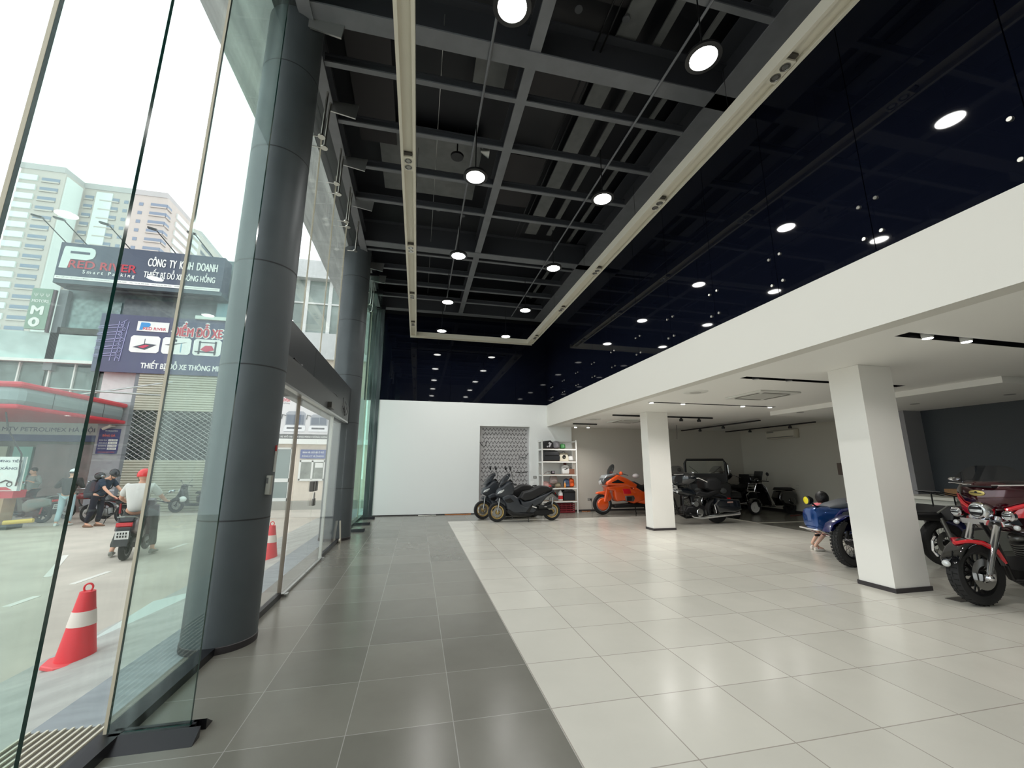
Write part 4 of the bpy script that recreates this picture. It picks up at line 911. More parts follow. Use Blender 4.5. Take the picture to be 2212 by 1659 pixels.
# ---------------------------------------------------------------- cruiser touring motorcycle
def touring(label, body, accent, stripe=False, pack=True, screen=True, bar=False):
    t = thing('touring_motorcycle', label, 'motorcycle')
    WB = 1.63
    wheel(t, 0, .32, .15, black, 9, disc=1)
    fw = wheel(t, WB, .33, .13, black, 9, disc=2)
    # frame / engine
    MB().tube([(1.4,0,.86),(1.25,0,.6),(1.15,0,.25),(.95,0,.16),(.35,0,.18),(.2,0,.4),(.3,0,.72),(1.35,0,.9)], .024, 8).build('frame', black, t)
    eng = MB().puff([(.42,.2),(1.0,.2),(1.08,.34),(.98,.46),(.45,.46)], .15, .05).build('engine', dke, t)
    for a, x in ((.38, .84), (-.38, .62)):
        c = MB()
        for k in range(8):
            q = (x + sin(a)*(.02+k*.028), 0, .44 + cos(a)*k*.028); c.loft([((q[0],q[1],q[2]), .085, .085, (Vector((cos(a),0,-sin(a))), Vector((0,1,0)))), ((q[0]+sin(a)*.014, 0, q[2]+cos(a)*.014), .085, .085, (Vector((cos(a),0,-sin(a))), Vector((0,1,0))))], 18)
        c.sph((x+sin(a)*.27, 0, .44+cos(a)*.27), (.085,.08,.05), 16, (0,a,0)); c.build('cylinder', engm, eng)
    MB().lathe([(0,.16),(.09,.16),(.105,.145),(.105,.1),(0,.1)], (.62,0,.3), 'y', 28).build('primary_cover', chrome, eng)
    MB().puff([(.38,.22),(.86,.24),(.98,.32),(.9,.4),(.6,.42),(.4,.36)], .145, .04).build('crankcase', engm, eng)
    MB().lathe([(0,.19),(.07,.19),(.08,.17),(.08,.1),(0,.1)], (.75,0,.52), 'y', 24).build('air_filter', chrome, eng)
    for s_ in (1,-1):
        MB().tube([(1.0,s_*.1,.36),(.85,s_*.17,.2),(.6,s_*.2,.17),(.4,s_*.23,.2),(-.5,s_*.26,.27)], [.022,.024,.026,.045,.05], 12).build('exhaust_pipe', chrome, t)
        MB().puff([(-.52,.36),(-.48,.62),(.2,.66),(.28,.5),(.2,.32),(-.3,.3)], .09, .045, yc=s_*.27).build('saddlebag', body, t)
        MB().obx((-.15,s_*.365,.56),(.18,.006,.035),(0,.02,0)).build('bag_reflector', mat('amber_grey', (150,120,110), .3), t)
        MB().tube([(.25,s_*.3,.3),(.34,s_*.36,.5),(.2,s_*.36,.6),(.05,s_*.3,.62)], .014, 8).build('crash_bar', chrome, t)
        MB().tube([(1.2,s_*.08,.25),(1.25,s_*.3,.3),(1.28,s_*.36,.5),(1.22,s_*.3,.72),(1.2,s_*.1,.78)], .017, 8).build('engine_guard', chrome if bar else black, t)
        MB().bx(.7,1.05,s_*.16,s_*.28,.24,.27).build('floorboard', black, t)
    MB().puff([(.62,.74),(.75,.9),(.95,.97),(1.2,.95),(1.38,.86),(1.3,.78),(.95,.72)], .15, .06).build('fuel_tank', body, t)
    MB().puff([(-.05,.78),(.0,.98),(.1,1.02),(.14,.86),(.35,.8),(.6,.86),(.72,.8),(.7,.72),(.3,.66)], .17, .05).build('seat', seatm, t)
    MB().puff([(-.36,.56),(-.3,.7),(-.05,.78),(.25,.7),(.3,.6),(.15,.66),(-.1,.68),(-.26,.6)], .09, .03).build('rear_fender', body, t)
    if pack:
        MB().puff([(-.5,.86),(-.52,1.12),(-.45,1.16),(-.02,1.16),(.02,1.08),(-.02,.88)], .27, .06).build('top_case', body, t)
        MB().puff([(-.02,.9),(.0,1.2),(.06,1.2),(.1,.92)], .22, .025).build('backrest', seatm, t)
        MB().tube([(-.45,-.18,1.2),(-.45,.18,1.2),(-.1,.18,1.2),(-.1,-.18,1.2)], .01, 6, closed=True).build('luggage_rack', chrome, t)
        MB().cyl((-.4,-.22,.95),(-.62,-.24,1.75),.006,n=6).build('antenna', black, t)
    # front fender with skirt
    P = [(WB+.36*cos(a)-.0, .33+.36*sin(a)) for a in [radians(d) for d in range(20, 171, 15)]] + [(WB+.27*cos(a), .33+.3*sin(a)) for a in [radians(d) for d in range(165, 25, -20)]]
    ff = MB().puff(P, .095, .035).build('front_fender', body, t)
    if stripe:
        for s_ in (1,-1): MB().tube([(WB-.3,s_*.085,.44),(WB-.2,s_*.094,.58),(WB-.02,s_*.094,.66),(WB+.12,s_*.07,.672),(WB+.2,0,.645)], [.02,.026,.026,.022,.02], 8).build('fender_stripe', accent, ff)
        MB().sph((WB+.37,0,.44), (.03,.04,.035), 14).build('fender_lamp', lampg, ff)
        MB().tube([(WB+.34,-.09,.5),(WB+.4,-.08,.56),(WB+.4,-.07,.66),(WB+.34,-.08,.7)], .014, 8).build('fender_trim', chrome, ff)
    for s_ in (1,-1):
        f = MB().cyl((WB-.3,s_*.115,.92),(WB-.13,s_*.115,.6),.033,n=18).cyl((WB-.13,s_*.115,.6),(WB,s_*.115,.33),.029,n=18).build('fork_leg', chrome, t)
        MB().obx((WB+.02,s_*.11,.31),(.15,.05,.07)).sph((WB+.03,s_*.14,.31),.035,12).build('caliper', chrome, f)
    FB = WB-.33
    # batwing fairing : lofted across y
    secs = []
    for y_, s_ in [(-.44,.18),(-.41,.5),(-.33,.78),(-.2,.95),(0,1.0),(.2,.95),(.33,.78),(.41,.5),(.44,.18)]:
        ab_ = abs(y_)
        secs.append(((FB-.14-ab_*.5+(.05 if ab_ < .3 else 0), y_, 1.13+.12*ab_), .16*s_+.02, (.17 if ab_ < .35 else .12)*s_+.012, 'y'))
    fr = MB().loft(secs, 22, p=2.4).build('fairing', body, t)
    if stripe:
        for s_ in (1,-1):
            MB().tube([(FB-.015,s_*.16,1.0),(FB-.06,s_*.24,1.04),(FB-.15,s_*.33,1.09),(FB-.26,s_*.42,1.14)], [.022,.022,.018,.012], 8).build('fairing_stripe', accent, fr)
            MB().puff([(0,.02),(.12,.03),(.2,.09),(.22,.2),(.08,.15),(.02,.08)], .015, .006).build('lower_fairing', accent, fr).matrix_local = Matrix.Translation((FB-.05,s_*.18,.90)) @ Matrix.Rotation(pi-s_*.9 if s_ > 0 else pi+.9, 4, 'Z')
        em = MB().sph((FB+.085,0,1.18), (.012,.075,.035), 18).build('round_emblem', mat('emblem_gold', (190, 175, 110), .3, metal=.9), fr)
        MB().obx((FB+.098,0,1.18),(.003,.1,.007)).sph((FB+.096,.0,1.19),(.005,.014,.012),12).build('emblem_mark', black, em)
        MB().bx(FB-.02,FB+.075,-.14,.14,1.245,1.262).build('air_vent', black, fr)
    if screen:
        sc = MB(); n_ = 14; rows = 5; vs = []; fs = []
        for i in range(n_+1):
            y_ = -.36+.72*i/n_; e = 1-(abs(y_)/.37)**3.2
            for j in range(rows):
                q = j/(rows-1); vs.append((FB-.02-abs(y_)**1.7*.5-q*.13*max(.1,e), y_, 1.26+.02*(abs(y_)/.37)+q*.23*max(.03,e)))
        for i in range(n_):
            for j in range(rows-1): fs.append((i*rows+j,(i+1)*rows+j,(i+1)*rows+j+1,i*rows+j+1))
        sc.add(vs, fs); k0 = len(sc.v); sc.add([(v[0]-.004, v[1], v[2]) for v in vs], [f[::-1] for f in fs])
        s_o = sc.build('windshield', glass('smoke_windshield', (.62,.63,.66), dirt_haze=.0), t)
        MB().tube([(FB-.0-abs(y_)**1.7*.5, y_, 1.262+.02*(abs(y_)/.37)) for y_ in [-.37+.74*i/12 for i in range(13)]], .009, 8).build('chrome_trim', chrome, s_o)
    # lamps
    hl = MB().lathe([(0,.05),(.06,.045),(.085,.03),(.1,.0),(.1,-.08),(.05,-.12),(0,-.12)], (0,0,0), 'x', 28)
    h = hl.build('headlamp', chrome, t); h.location = (FB+.1, 0, .985)
    MB().lathe([(0,.056),(.05,.052),(.078,.038),(0,.03)], (0,0,0), 'x', 24).build('headlamp_lens', lampg, h)
    hm = MB().obx((.056,0,.03),(.01,.1,.03)).obx((.056,0,-.03),(.01,.1,.03)).lathe([(.06,.05),(.066,.05),(.066,.056),(.06,.056)], (0,0,0), 'x', 24, closed=True); hm.build('lamp_reflector', dke, h)
    for s_ in (1,-1):
        f = MB().lathe([(0,.03),(.04,.028),(.056,.012),(.056,-.03),(0,-.06)], (0,0,0), 'x', 22).build('passing_lamp', chrome, t); f.location = (FB+.08, s_*.235, .95)
        MB().lathe([(0,.034),(.03,.031),(.044,.02),(0,.015)], (0,0,0), 'x', 20).build('passing_lens', lampg, f)
        MB().obx((.036,0,0),(.006,.07,.014)).obx((.036,0,.022),(.006,.05,.01)).build('lamp_bars', dke, f)
        g = MB().sph((FB+.06,s_*.27,.83),(.025,.03,.028),12).build('turn_signal', lampg, t)
        MB().cyl((FB+.03,s_*.2,.86),(FB+.06,s_*.26,.84),.012,n=8).build('signal_arm', chrome, g)
    MB().puff([(FB-.16,.84),(FB+.1,.83),(FB+.12,.89),(FB-.1,.93)], .2, .02).build('fork_clamp', chrome, t)
    MB().tube([(FB-.75,-.42,1.08),(FB-.55,-.36,1.18),(FB-.35,-.14,1.14),(FB-.33,.14,1.14),(FB-.55,.36,1.18),(FB-.75,.42,1.08)], .014, 8).build('handlebar', chrome, t)
    for s_ in (1,-1):
        mo = MB().cyl((FB-.45,s_*.35,1.2),(FB-.3,s_*.42,1.3),.008,n=8).build('mirror', chrome, t); MB().sph((FB-.3,s_*.45,1.32),(.025,.07,.028),14).build('mirror_head', chrome, mo)
    MB().obx((-.42,0,.62),(.06,.12,.05)).build('tail_lamp', tailr, t)
    return t
maroon = mat('maroon_metallic_paint', (60, 10, 22), .09, metal=.35, coat=1); redp = mat('bright_red_paint', (216, 24, 40), .15, coat=1)
h1 = touring('large maroon and red touring motorcycle at the right edge with smoked windshield', maroon, redp, stripe=True, pack=False)
h1.location = (7.69, 3.5, 0); h1.rotation_euler = (0, 0, pi-.06)
for c in kids(h1):
    if c.name.startswith('front_fender'): c.data.materials[0] = blackg
navyp = mat('dark_navy_paint', (10, 16, 24), .08, coat=1)
tg_ = MB()
for k in range(34):
    a = 2*pi*k/34
    for s_ in (1, -1):
        tg_.obx((.3245*cos(a+s_*.03), s_*.03, .3245*sin(a+s_*.03)), (.006, .04, .008), (0, -a, s_*.18))
    tg_.obx((.3295*cos(a), .01*(-1)**k, .3295*sin(a)), (.002, .005, .062), (0, -a, 0))
for c in kids(h1):
    if c.name.startswith('wheel') and c.location.x > 1: tg_.build('tread_groove', mat('groove_black', (8, 8, 8), .9), c, False)
h2 = touring('black touring motorcycle with chrome exhaust and top case behind the middle square pillar', navyp, navyp, pack=False)
h2.location = (7.86, 9.95, 0); h2.rotation_euler = (0, 0, pi+.04)
MB().puff([(-.1,.85),(-.12,1.08),(.0,1.18),(.3,1.18),(.42,1.08),(.4,.9),(.2,.82)], .2, .09).build('black_cover', mat('cover_cloth', (26, 27, 30), .6, bump=.3), h2)
h3 = touring('black touring motorcycle with antenna against the white right wall', navyp, navyp, pack=True)
h3.location = (11.55, 12.95, 0); h3.rotation_euler = (0, 0, pi)
# ---------------------------------------------------------------- orange tourer
org = mat('orange_paint', (226, 84, 26), .15, coat=1); silv = mat('silver_band', (190, 196, 200), .2, metal=.6)
g = thing('orange_tourer', 'bright orange full-fairing touring motorcycle left of the middle square pillar', 'motorcycle')
T = lambda P: [(1.73-(x-295)*.00242+.0, (975-z)*.00242) for x, z in P]
WB = 1.73
def A(nm_, P, w, rd, m, par=None, **k): return MB().puff(T(P), w, rd, **k).build(nm_, m, par or g)
wheel(g, 0, .31, .15, silv, 6); w = wheel(g, WB, .315, .12, silv, 8, disc=2)
MB().lathe([(0,.1),(.16,.09),(.19,.06),(.19,-.06),(.16,-.09),(0,-.1)], axis='y', n=28).build('disc_cover', org, w)
A('front_fender', [(205,710),(230,690),(330,680),(400,700),(420,760),(400,800),(330,830),(350,760),(300,725),(220,720)], .085, .03, org)
A('upper_fairing', [(320,585),(330,560),(480,470),(620,520),(760,600),(745,640),(640,640),(600,620),(330,610)], .24, .06, org)
A('fairing_vent', [(385,570),(480,530),(575,575),(560,582),(400,580)], .243, .01, black)
A('nose_band', [(300,520),(330,480),(480,450),(480,480),(380,500)], .2, .03, silv)
A('nose_cowl', [(275,560),(300,515),(470,480),(490,520),(330,580),(300,600)], .17, .05, mat('nose_grey', (90,92,94), .3))
A('fork_cover', [(340,640),(400,640),(330,820),(300,810)], .13, .03, org)
A('lower_fairing', [(330,620),(620,600),(680,650),(850,690),(850,800),(700,840),(560,800),(470,810),(440,780),(430,680),(350,660)], .22, .05, org)
A('radiator_panel', [(540,650),(650,650),(665,715),(560,720)], .225, .01, redp)
A('engine_cover', [(570,740),(690,735),(710,770),(690,810),(580,805)], .25, .03, engm); A('cylinder_fins', [(590,745),(660,745),(660,800),(590,800)], .26, .01, dke)
A('belly', [(430,850),(850,830),(850,890),(440,890)], .16, .03, black)
A('side_fairing', [(690,600),(850,690),(1000,700),(1060,780),(900,860),(760,830),(700,700)], .2, .05, org)
A('seat', [(700,590),(740,560),(860,620),(950,600),(1000,520),(1040,520),(1020,660),(860,690),(760,650)], .17, .05, seatm)
A('saddlebag', [(930,680),(1150,660),(1180,800),(1000,860),(930,820)], .3, .06, org); A('top_case', [(990,470),(1180,470),(1190,600),(1000,620)], .25, .05, org)
A('tank_cover', [(480,490),(560,520),(690,590),(740,640),(640,590),(560,540)], .19, .03, mat('nose_grey', (90,92,94), .3))
o = MB().sph((0,0,0),(.08,.19,.2),20).build('windscreen', glass('smoked_screen', (.35,.37,.4)), g); o.location = (1.73-(430-295)*.00242, 0, 1.36); o.scale = (.7,1,1); o.rotation_euler = (0,-.45,0)
MB().lathe([(0,.04),(.06,.03),(.075,-.02),(0,-.06)], (1.77,0,.97), 'x', 20).build('headlamp', lampg, g)
MB().tube([(1.0,-.38,1.2),(1.08,-.2,1.24),(1.16,0,1.2),(1.08,.2,1.24),(1.0,.38,1.2)], .014, 8).build('handlebar', black, g)
for s_ in (1,-1): mo = MB().cyl((1.2,s_*.2,1.18),(1.22,s_*.3,1.24),.012,n=8).build('mirror', org, g); MB().sph((1.22,s_*.33,1.26),(.05,.09,.06),14).build('mirror_shell', org, mo)
MB().sph((.52,0,1.17),(.12,.1,.075),16).build('helmet_rest', mat('pale_cap', (220,214,214), .4), g)
MB().tube([(.66,.1,.2),(.66,.14,.01)], .014, 8).build('centre_stand', black, g); MB().tube([(.56,-.1,.2),(.5,-.16,.01)], .014, 8).build('side_stand', black, g)
g.location = (7.44, 12.38, 0); g.rotation_euler = (0, 0, pi)
# ---------------------------------------------------------------- sidecar outfit
bluep = mat('metallic_blue_paint', (28, 78, 150), .14, metal=.55, coat=1); blued = mat('dark_blue_trim', (14, 26, 96), .2, coat=1); greyv = mat('grey_apron', (86, 90, 96), .45)
u = thing('sidecar_motorcycle', 'blue sidecar motorcycle with yellow lamp standing behind the near square pillar', 'motorcycle')
WB = 1.42
knob = mat('block_tyre', (44, 44, 44), .8, bump=.5, bscale=40)
wheel(u, 0, .345, .12, black, spokes='wire', tyre=knob); fwh = wheel(u, WB, .345, .12, black, spokes='wire', tyre=knob, rz=.28, disc=0)
trd = MB()
for k in range(44):
    a = 2*pi*k/44
    for y_, sw in ((-.04,.3),(0,-.3),(.04,.3)):
        trd.obx((.346*cos(a+y_*.6), y_, .346*sin(a+y_*.6)), (.012,.03,.03), (0,-a,0))
trd.build('tread_blocks', knob, fwh, False)
wheel(u, .25, .345, .12, black, spokes='wire', tyre=knob, y=-1.25, disc=0)
MB().tube([(WB-.25,0,.95),(.95,0,.3),(.3,0,.26),(.05,0,.34),(.2,0,.75),(1.1,0,.85)], .022, 8).build('frame', black, u)
for s_ in (1,-1):
    MB().cyl((WB-.2,s_*.09,.92),(WB,s_*.09,.35),.022,n=12).build('fork_leg', black, u)
    MB().cyl((.1,s_*.13,.72),(.0,s_*.13,.4),.03,n=12).build('rear_shock', alum, u)
MB().puff([(.45,.22),(.95,.22),(1.0,.5),(.5,.52)], .12, .05).cyl((.72,-.28,.38),(.72,.28,.38),.085,n=20).build('engine', dke, u)
MB().puff([(.62,.72),(.7,.9),(1.0,.95),(1.18,.86),(1.1,.74)], .14, .05).build('fuel_tank', blued, u)
MB().puff([(-.1,.74),(.0,.8),(.55,.8),(.62,.74),(.4,.68),(0,.66)], .14, .04).build('seat', seatm, u)
MB().puff([(-.42,.42),(-.3,.66),(0,.76),(.25,.7),(.1,.69),(-.2,.58),(-.34,.4)], .08, .03).build('rear_fender', blued, u)
MB().puff([(WB-.36,.5),(WB-.2,.7),(WB+.05,.75),(WB+.3,.62),(WB+.36,.5),(WB+.2,.66),(WB-.1,.71)], .08, .02).build('front_fender', blued, u)
MB().tube([(-.5,.2,.6),(-.45,.26,.86),(-.2,.26,.9),(.1,.26,.9),(.25,.24,.8)], .012, 8).tube([(-.3,.24,.9),(-.22,.28,.72),(-.1,.24,.68)], .012, 8).build('luggage_rail', alum, u)
MB().puff([(-.55,.66),(-.5,.84),(.05,.9),(.1,.7)], .3, .04).build('luggage_box', black, u)
for s_ in (1,-1):
    for z in (1.08, 1.0): pass
MB().tube([(-.35,-.2,1.02),(.1,-.2,1.1)], .008, 6).tube([(-.35,0,1.02),(.1,0,1.1)], .008, 6).tube([(-.35,.2,1.02),(.1,.2,1.1)], .008, 6).tube([(-.35,-.2,1.02),(-.35,.2,1.02)], .008, 6).tube([(.1,-.2,1.1),(.1,.2,1.1)], .008, 6).cyl((-.3,0,.86),(-.3,0,1.02),.01,n=6).cyl((.05,0,.86),(.05,0,1.1),.01,n=6).build('luggage_rack', black, u)
MB().tube([(.9,-.35,1.05),(1.05,-.2,1.1),(1.15,0,1.02),(1.05,.2,1.1),(.9,.35,1.05)], .012, 8).build('handlebar', black, u)
MB().sph((1.28,0,.95),(.1,.09,.09),18).build('headlamp', chrome, u)
mirror(u, (1.02,.24,1.1), (1.0,.32,1.24), chrome)
# sidecar body: loft along x at y=-.95
S_ = [(1.36,.42,.585,.13,.11),(1.345,.42,.585,.18,.165),(1.29,.42,.585,.21,.195),(1.2,.42,.585,.225,.205),(1.1,.42,.58,.24,.21),(.95,.42,.575,.27,.225),(.5,.42,.58,.29,.24),(.1,.42,.58,.28,.23),(-.25,.42,.62,.22,.17),(-.45,.42,.66,.1,.08)]
sb = MB().loft([((x,-.92,zc), ry, rz_, 'x') for x, _, zc, ry, rz_ in S_], 28, p=3.2).build('sidecar_body', bluep, u)
MB().loft([((1.08,-.92,.78), .15,.02,'x'),((.95,-.92,.80), .22,.05,'x'),((.7,-.92,.82),.26,.10,'x'),((.3,-.92,.84),.27,.11,'x'),((0,-.92,.84),.24,.07,'x'),((-.2,-.92,.8),.1,.02,'x')], 20, p=2.6).build('sidecar_apron', greyv, sb)
MB().puff([(.1,.42),(.3,.38),(.88,.4),(1.0,.5),(1.05,.64),(.95,.74),(.1,.76)], .006, .002, yc=-.635).build('grey_side_panel', greyv, sb)
MB().tube([(.2,-.635,.79),(.75,-.635,.78),(.98,-.65,.74),(1.08,-.665,.64),(1.03,-.655,.48),(.9,-.645,.38)], .028, 8).build('blue_edge_trim', blued, sb)
MB().tube([(1.42,-1.1,.42),(1.42,-.75,.42),(1.36,-.7,.42),(1.1,-.62,.3),(1.0,-.6,.28),(1.0,-1.2,.28),(1.36,-1.16,.42)], .014, 8, closed=True).build('step_frame', chrome, u)
MB().tube([(1.3,-.7,.4),(1.1,-.62,.3),(.2,-.6,.26),(.2,-1.2,.26),(1.1,-1.2,.26)], .02, 8).build('sidecar_chassis', black, u)
lt_ = MB().lathe([(0,-.08),(.05,-.07),(.075,-.02),(.08,.02),(.07,.03),(0,.035)], (0,0,0), 'x', 22).build('yellow_lamp', black, u); lt_.location = (1.42,-.82,.90)
MB().lathe([(0,.04),(.05,.037),(.066,.028),(0,.02)], (0,0,0), 'x', 20).build('yellow_lens', mat('yellow_lens', (236, 220, 40), .25, spec=.7), lt_)
MB().tube([(1.36,-.82,.86),(1.28,-.84,.8),(1.1,-.88,.76)], .014, 8).build('lamp_arm', black, u)
MB().cyl((.3,-1.1,.9),(.34,-1.1,1.16),.008,n=6).build('pole', alum, u)
ang = math.atan2(.3, -1.35)
u.location = (7.88, 4.99, 0); u.rotation_euler = (0, 0, ang)
# ---------------------------------------------------------------- classic scooter
v = thing('classic_scooter', 'black classic scooter with chrome front rack and white front wheel by the right wall', 'scooter', (11.78, 11.35, 0), pi)
whub = mat('white_hub', (206, 206, 204), .4)
wheel(v, 0.1, .23, .1, black, face=dke, disc=0); wf = wheel(v, 1.42, .23, .1, black, face=whub, disc=0)
MB().lathe([(0,.04),(.02,.04),(.025,.026),(0,.026)], axis='y', n=12).build('hub_cap', dke, wf)
MB().puff([(-.12,.3),(-.1,.62),(.05,.74),(.5,.72),(.62,.5),(.5,.28),(.2,.22)], .19, .09).build('rear_body', blackg, v)
MB().puff([(.45,.24),(.5,.3),(.95,.3),(1.0,.24)], .18, .02).build('footboard', blackg, v)
MB().loft([((.92,0,.26),.17,.02,(Vector((0,1,0)),Vector((1,0,0)))),((1.0,0,.4),.24,.03,(Vector((0,1,0)),Vector((1,0,0)))),((1.08,0,.65),.24,.035,(Vector((0,1,0)),Vector((1,0,0)))),((1.14,0,.9),.19,.04,(Vector((0,1,0)),Vector((1,0,0)))),((1.16,0,.98),.08,.03,(Vector((0,1,0)),Vector((1,0,0))))], 20, p=3).build('leg_shield', blackg, v)
MB().tube([(.6,.25,.26),(.85,.25,.26),(1.0,.26,.38),(1.08,.26,.62),(1.12,.24,.82),(1.18,.16,.95),(1.22,0,.99)], .011, 8).build('chrome_edge', chrome, v)
MB().puff([(1.28,.22),(1.2,.42),(1.3,.5),(1.5,.48),(1.62,.36),(1.6,.3),(1.5,.42),(1.36,.4)], .09, .03).build('front_fender', blackg, v)
rk = MB().tube([(1.25,.16,.95),(1.4,.16,.95),(1.5,.14,.7),(1.3,.14,.68)], .008, 6).tube([(1.25,-.16,.95),(1.4,-.16,.95),(1.5,-.14,.7),(1.3,-.14,.68)], .008, 6)
for z in (.95,.87,.79,.71): rk.tube([(1.4+(.95-z)*.4,-.16,z),(1.4+(.95-z)*.4,.16,z)], .008, 6)
rk.build('front_rack', chrome, v)
MB().tube([(1.1,-.33,1.02),(1.15,0,1.03),(1.1,.33,1.02)], .014, 8).build('handlebar', blackg, v); MB().sph((1.2,0,1.04),(.08,.1,.08),16).build('headlamp', blackg, v)
MB().puff([(1.18,1.05),(1.1,1.32),(1.13,1.33),(1.22,1.06)], .16, .008).build('fly_screen', glass('smoked_screen', (.35,.37,.4)), v)
MB().puff([(-.1,.74),(.05,.82),(.5,.82),(.56,.74)], .13, .03).build('seat', seatm, v)
rr = MB()
for z in (.72,.8,.88): rr.tube([(-.12,-.14,z),(-.26,-.14,z),(-.26,.14,z),(-.12,.14,z)], .006, 6)
rr.tube([(-.26,-.07,.7),(-.26,-.07,.9)], .006, 6).tube([(-.26,.07,.7),(-.26,.07,.9)], .006, 6).build('rear_rack', chrome, v)
mirror(v, (1.1,.25,1.05), (1.12,.33,1.24)); MB().sph((.15,.17,.42),(.14,.06,.12),16).build('side_cowl', blackg, v)
MB().obx((-.14,0,.5),(.03,.1,.06)).build('tail_lamp', tailr, v)
# ---------------------------------------------------------------- small military style jeep
j = thing('open_jeep', 'small black open jeep with upright windscreen frame in the back corner', 'jeep', (8.95, 11.7, 0), -pi/2-.55); j.scale = (1.06, 1.12, 1.05)
jb = mat('jeep_paint', (12, 14, 16), .35)
for x, y_ in ((.75,.58),(.75,-.58),(-.75,.58),(-.75,-.58)): wheel(j, x, .3, .16, black, face=dke, y=y_, disc=0)
MB().puff([(-1.1,.32),(-1.1,.85),(-.1,.85),(-.05,.62),(.1,.55),(.25,.95),(1.02,.92),(1.05,.36)], .5, .03).build('body', jb, j)
for s_ in (1,-1):
    MB().puff([(.32,.62),(.5,.72),(1.0,.72),(1.12,.62),(1.1,.58),(.96,.66),(.5,.66)], .12, .02, yc=s_*.58).build('fender', jb, j)
    MB().lathe([(0,.03),(.07,.02),(.08,-.03),(0,-.05)], (1.07,s_*.3,.75), 'x', 18).build('headlamp', mat('dull_lamp', (70, 72, 72), .3), j)
gr_ = MB()
for k in range(7): gr_.bx(1.055,1.065,-.2+k*.06,-.17+k*.06,.5,.85)
gr_.build('grille', black, j, False)
wf_ = MB(); xw = .22
P = [(-.52,1.0),(-.52,1.5),(-.47,1.6),(.47,1.6),(.52,1.5),(.52,1.0)]
wf_.bx(xw-.03,xw+.03,-.54,.54,.95,1.2).tube([(xw,y_,z) for y_, z in P], .035, 10).build('windscreen_frame', jb, j)
MB().bx(xw-.004,xw+.004,-.5,.5,1.2,1.56).build('windscreen_glass', glass('jeep_glass', (.9,.92,.9)), j, False)
for s_ in (1,-1): MB().cyl((xw+.04,s_*.2,1.22),(xw+.05,s_*.42,1.42),.006,n=6).build('wiper', black, j)
MB().tube([(xw,.57,1.5),(xw-.1,.6,1.45),(xw-.1,.6,1.2),(xw,.57,1.15)], .012, 8).build('side_bar', chrome, j)
MB().lathe([(.18,-.08),(.3,-.08),(.33,0),(.3,.08),(.18,.08)], (-1.2,.1,.75), 'x', 28, closed=True).build('spare_wheel', rubber, j)
mirror(j, (xw,-.55,1.15), (xw+.03,-.68,1.3))
# counter at the far right
ct = thing('reception_counter', 'white reception counter with wooden top box behind the blue sidecar motorcycle', 'counter', (10.2, 6.1, 0))
MB().bx(-.9, .55, -.5, .4, 0, .88).build('body', mat('counter_white', (206, 208, 200), .5), ct, False, bevel=.01); MB().bx(-.95, .6, -.55, .45, .88, .93).build('worktop', mat('counter_top', (216, 216, 206), .4), ct, False)
wbx = tag(MB().bx(9.9, 10.7, 5.6, 6.1, .932, 1.06).build('wooden_box', mat('wood_box', (150, 112, 72), .5, var=.15, stretch=(1, 8, 8)), None, False, bevel=.004), 'flat wooden box lying on the reception counter', 'box')
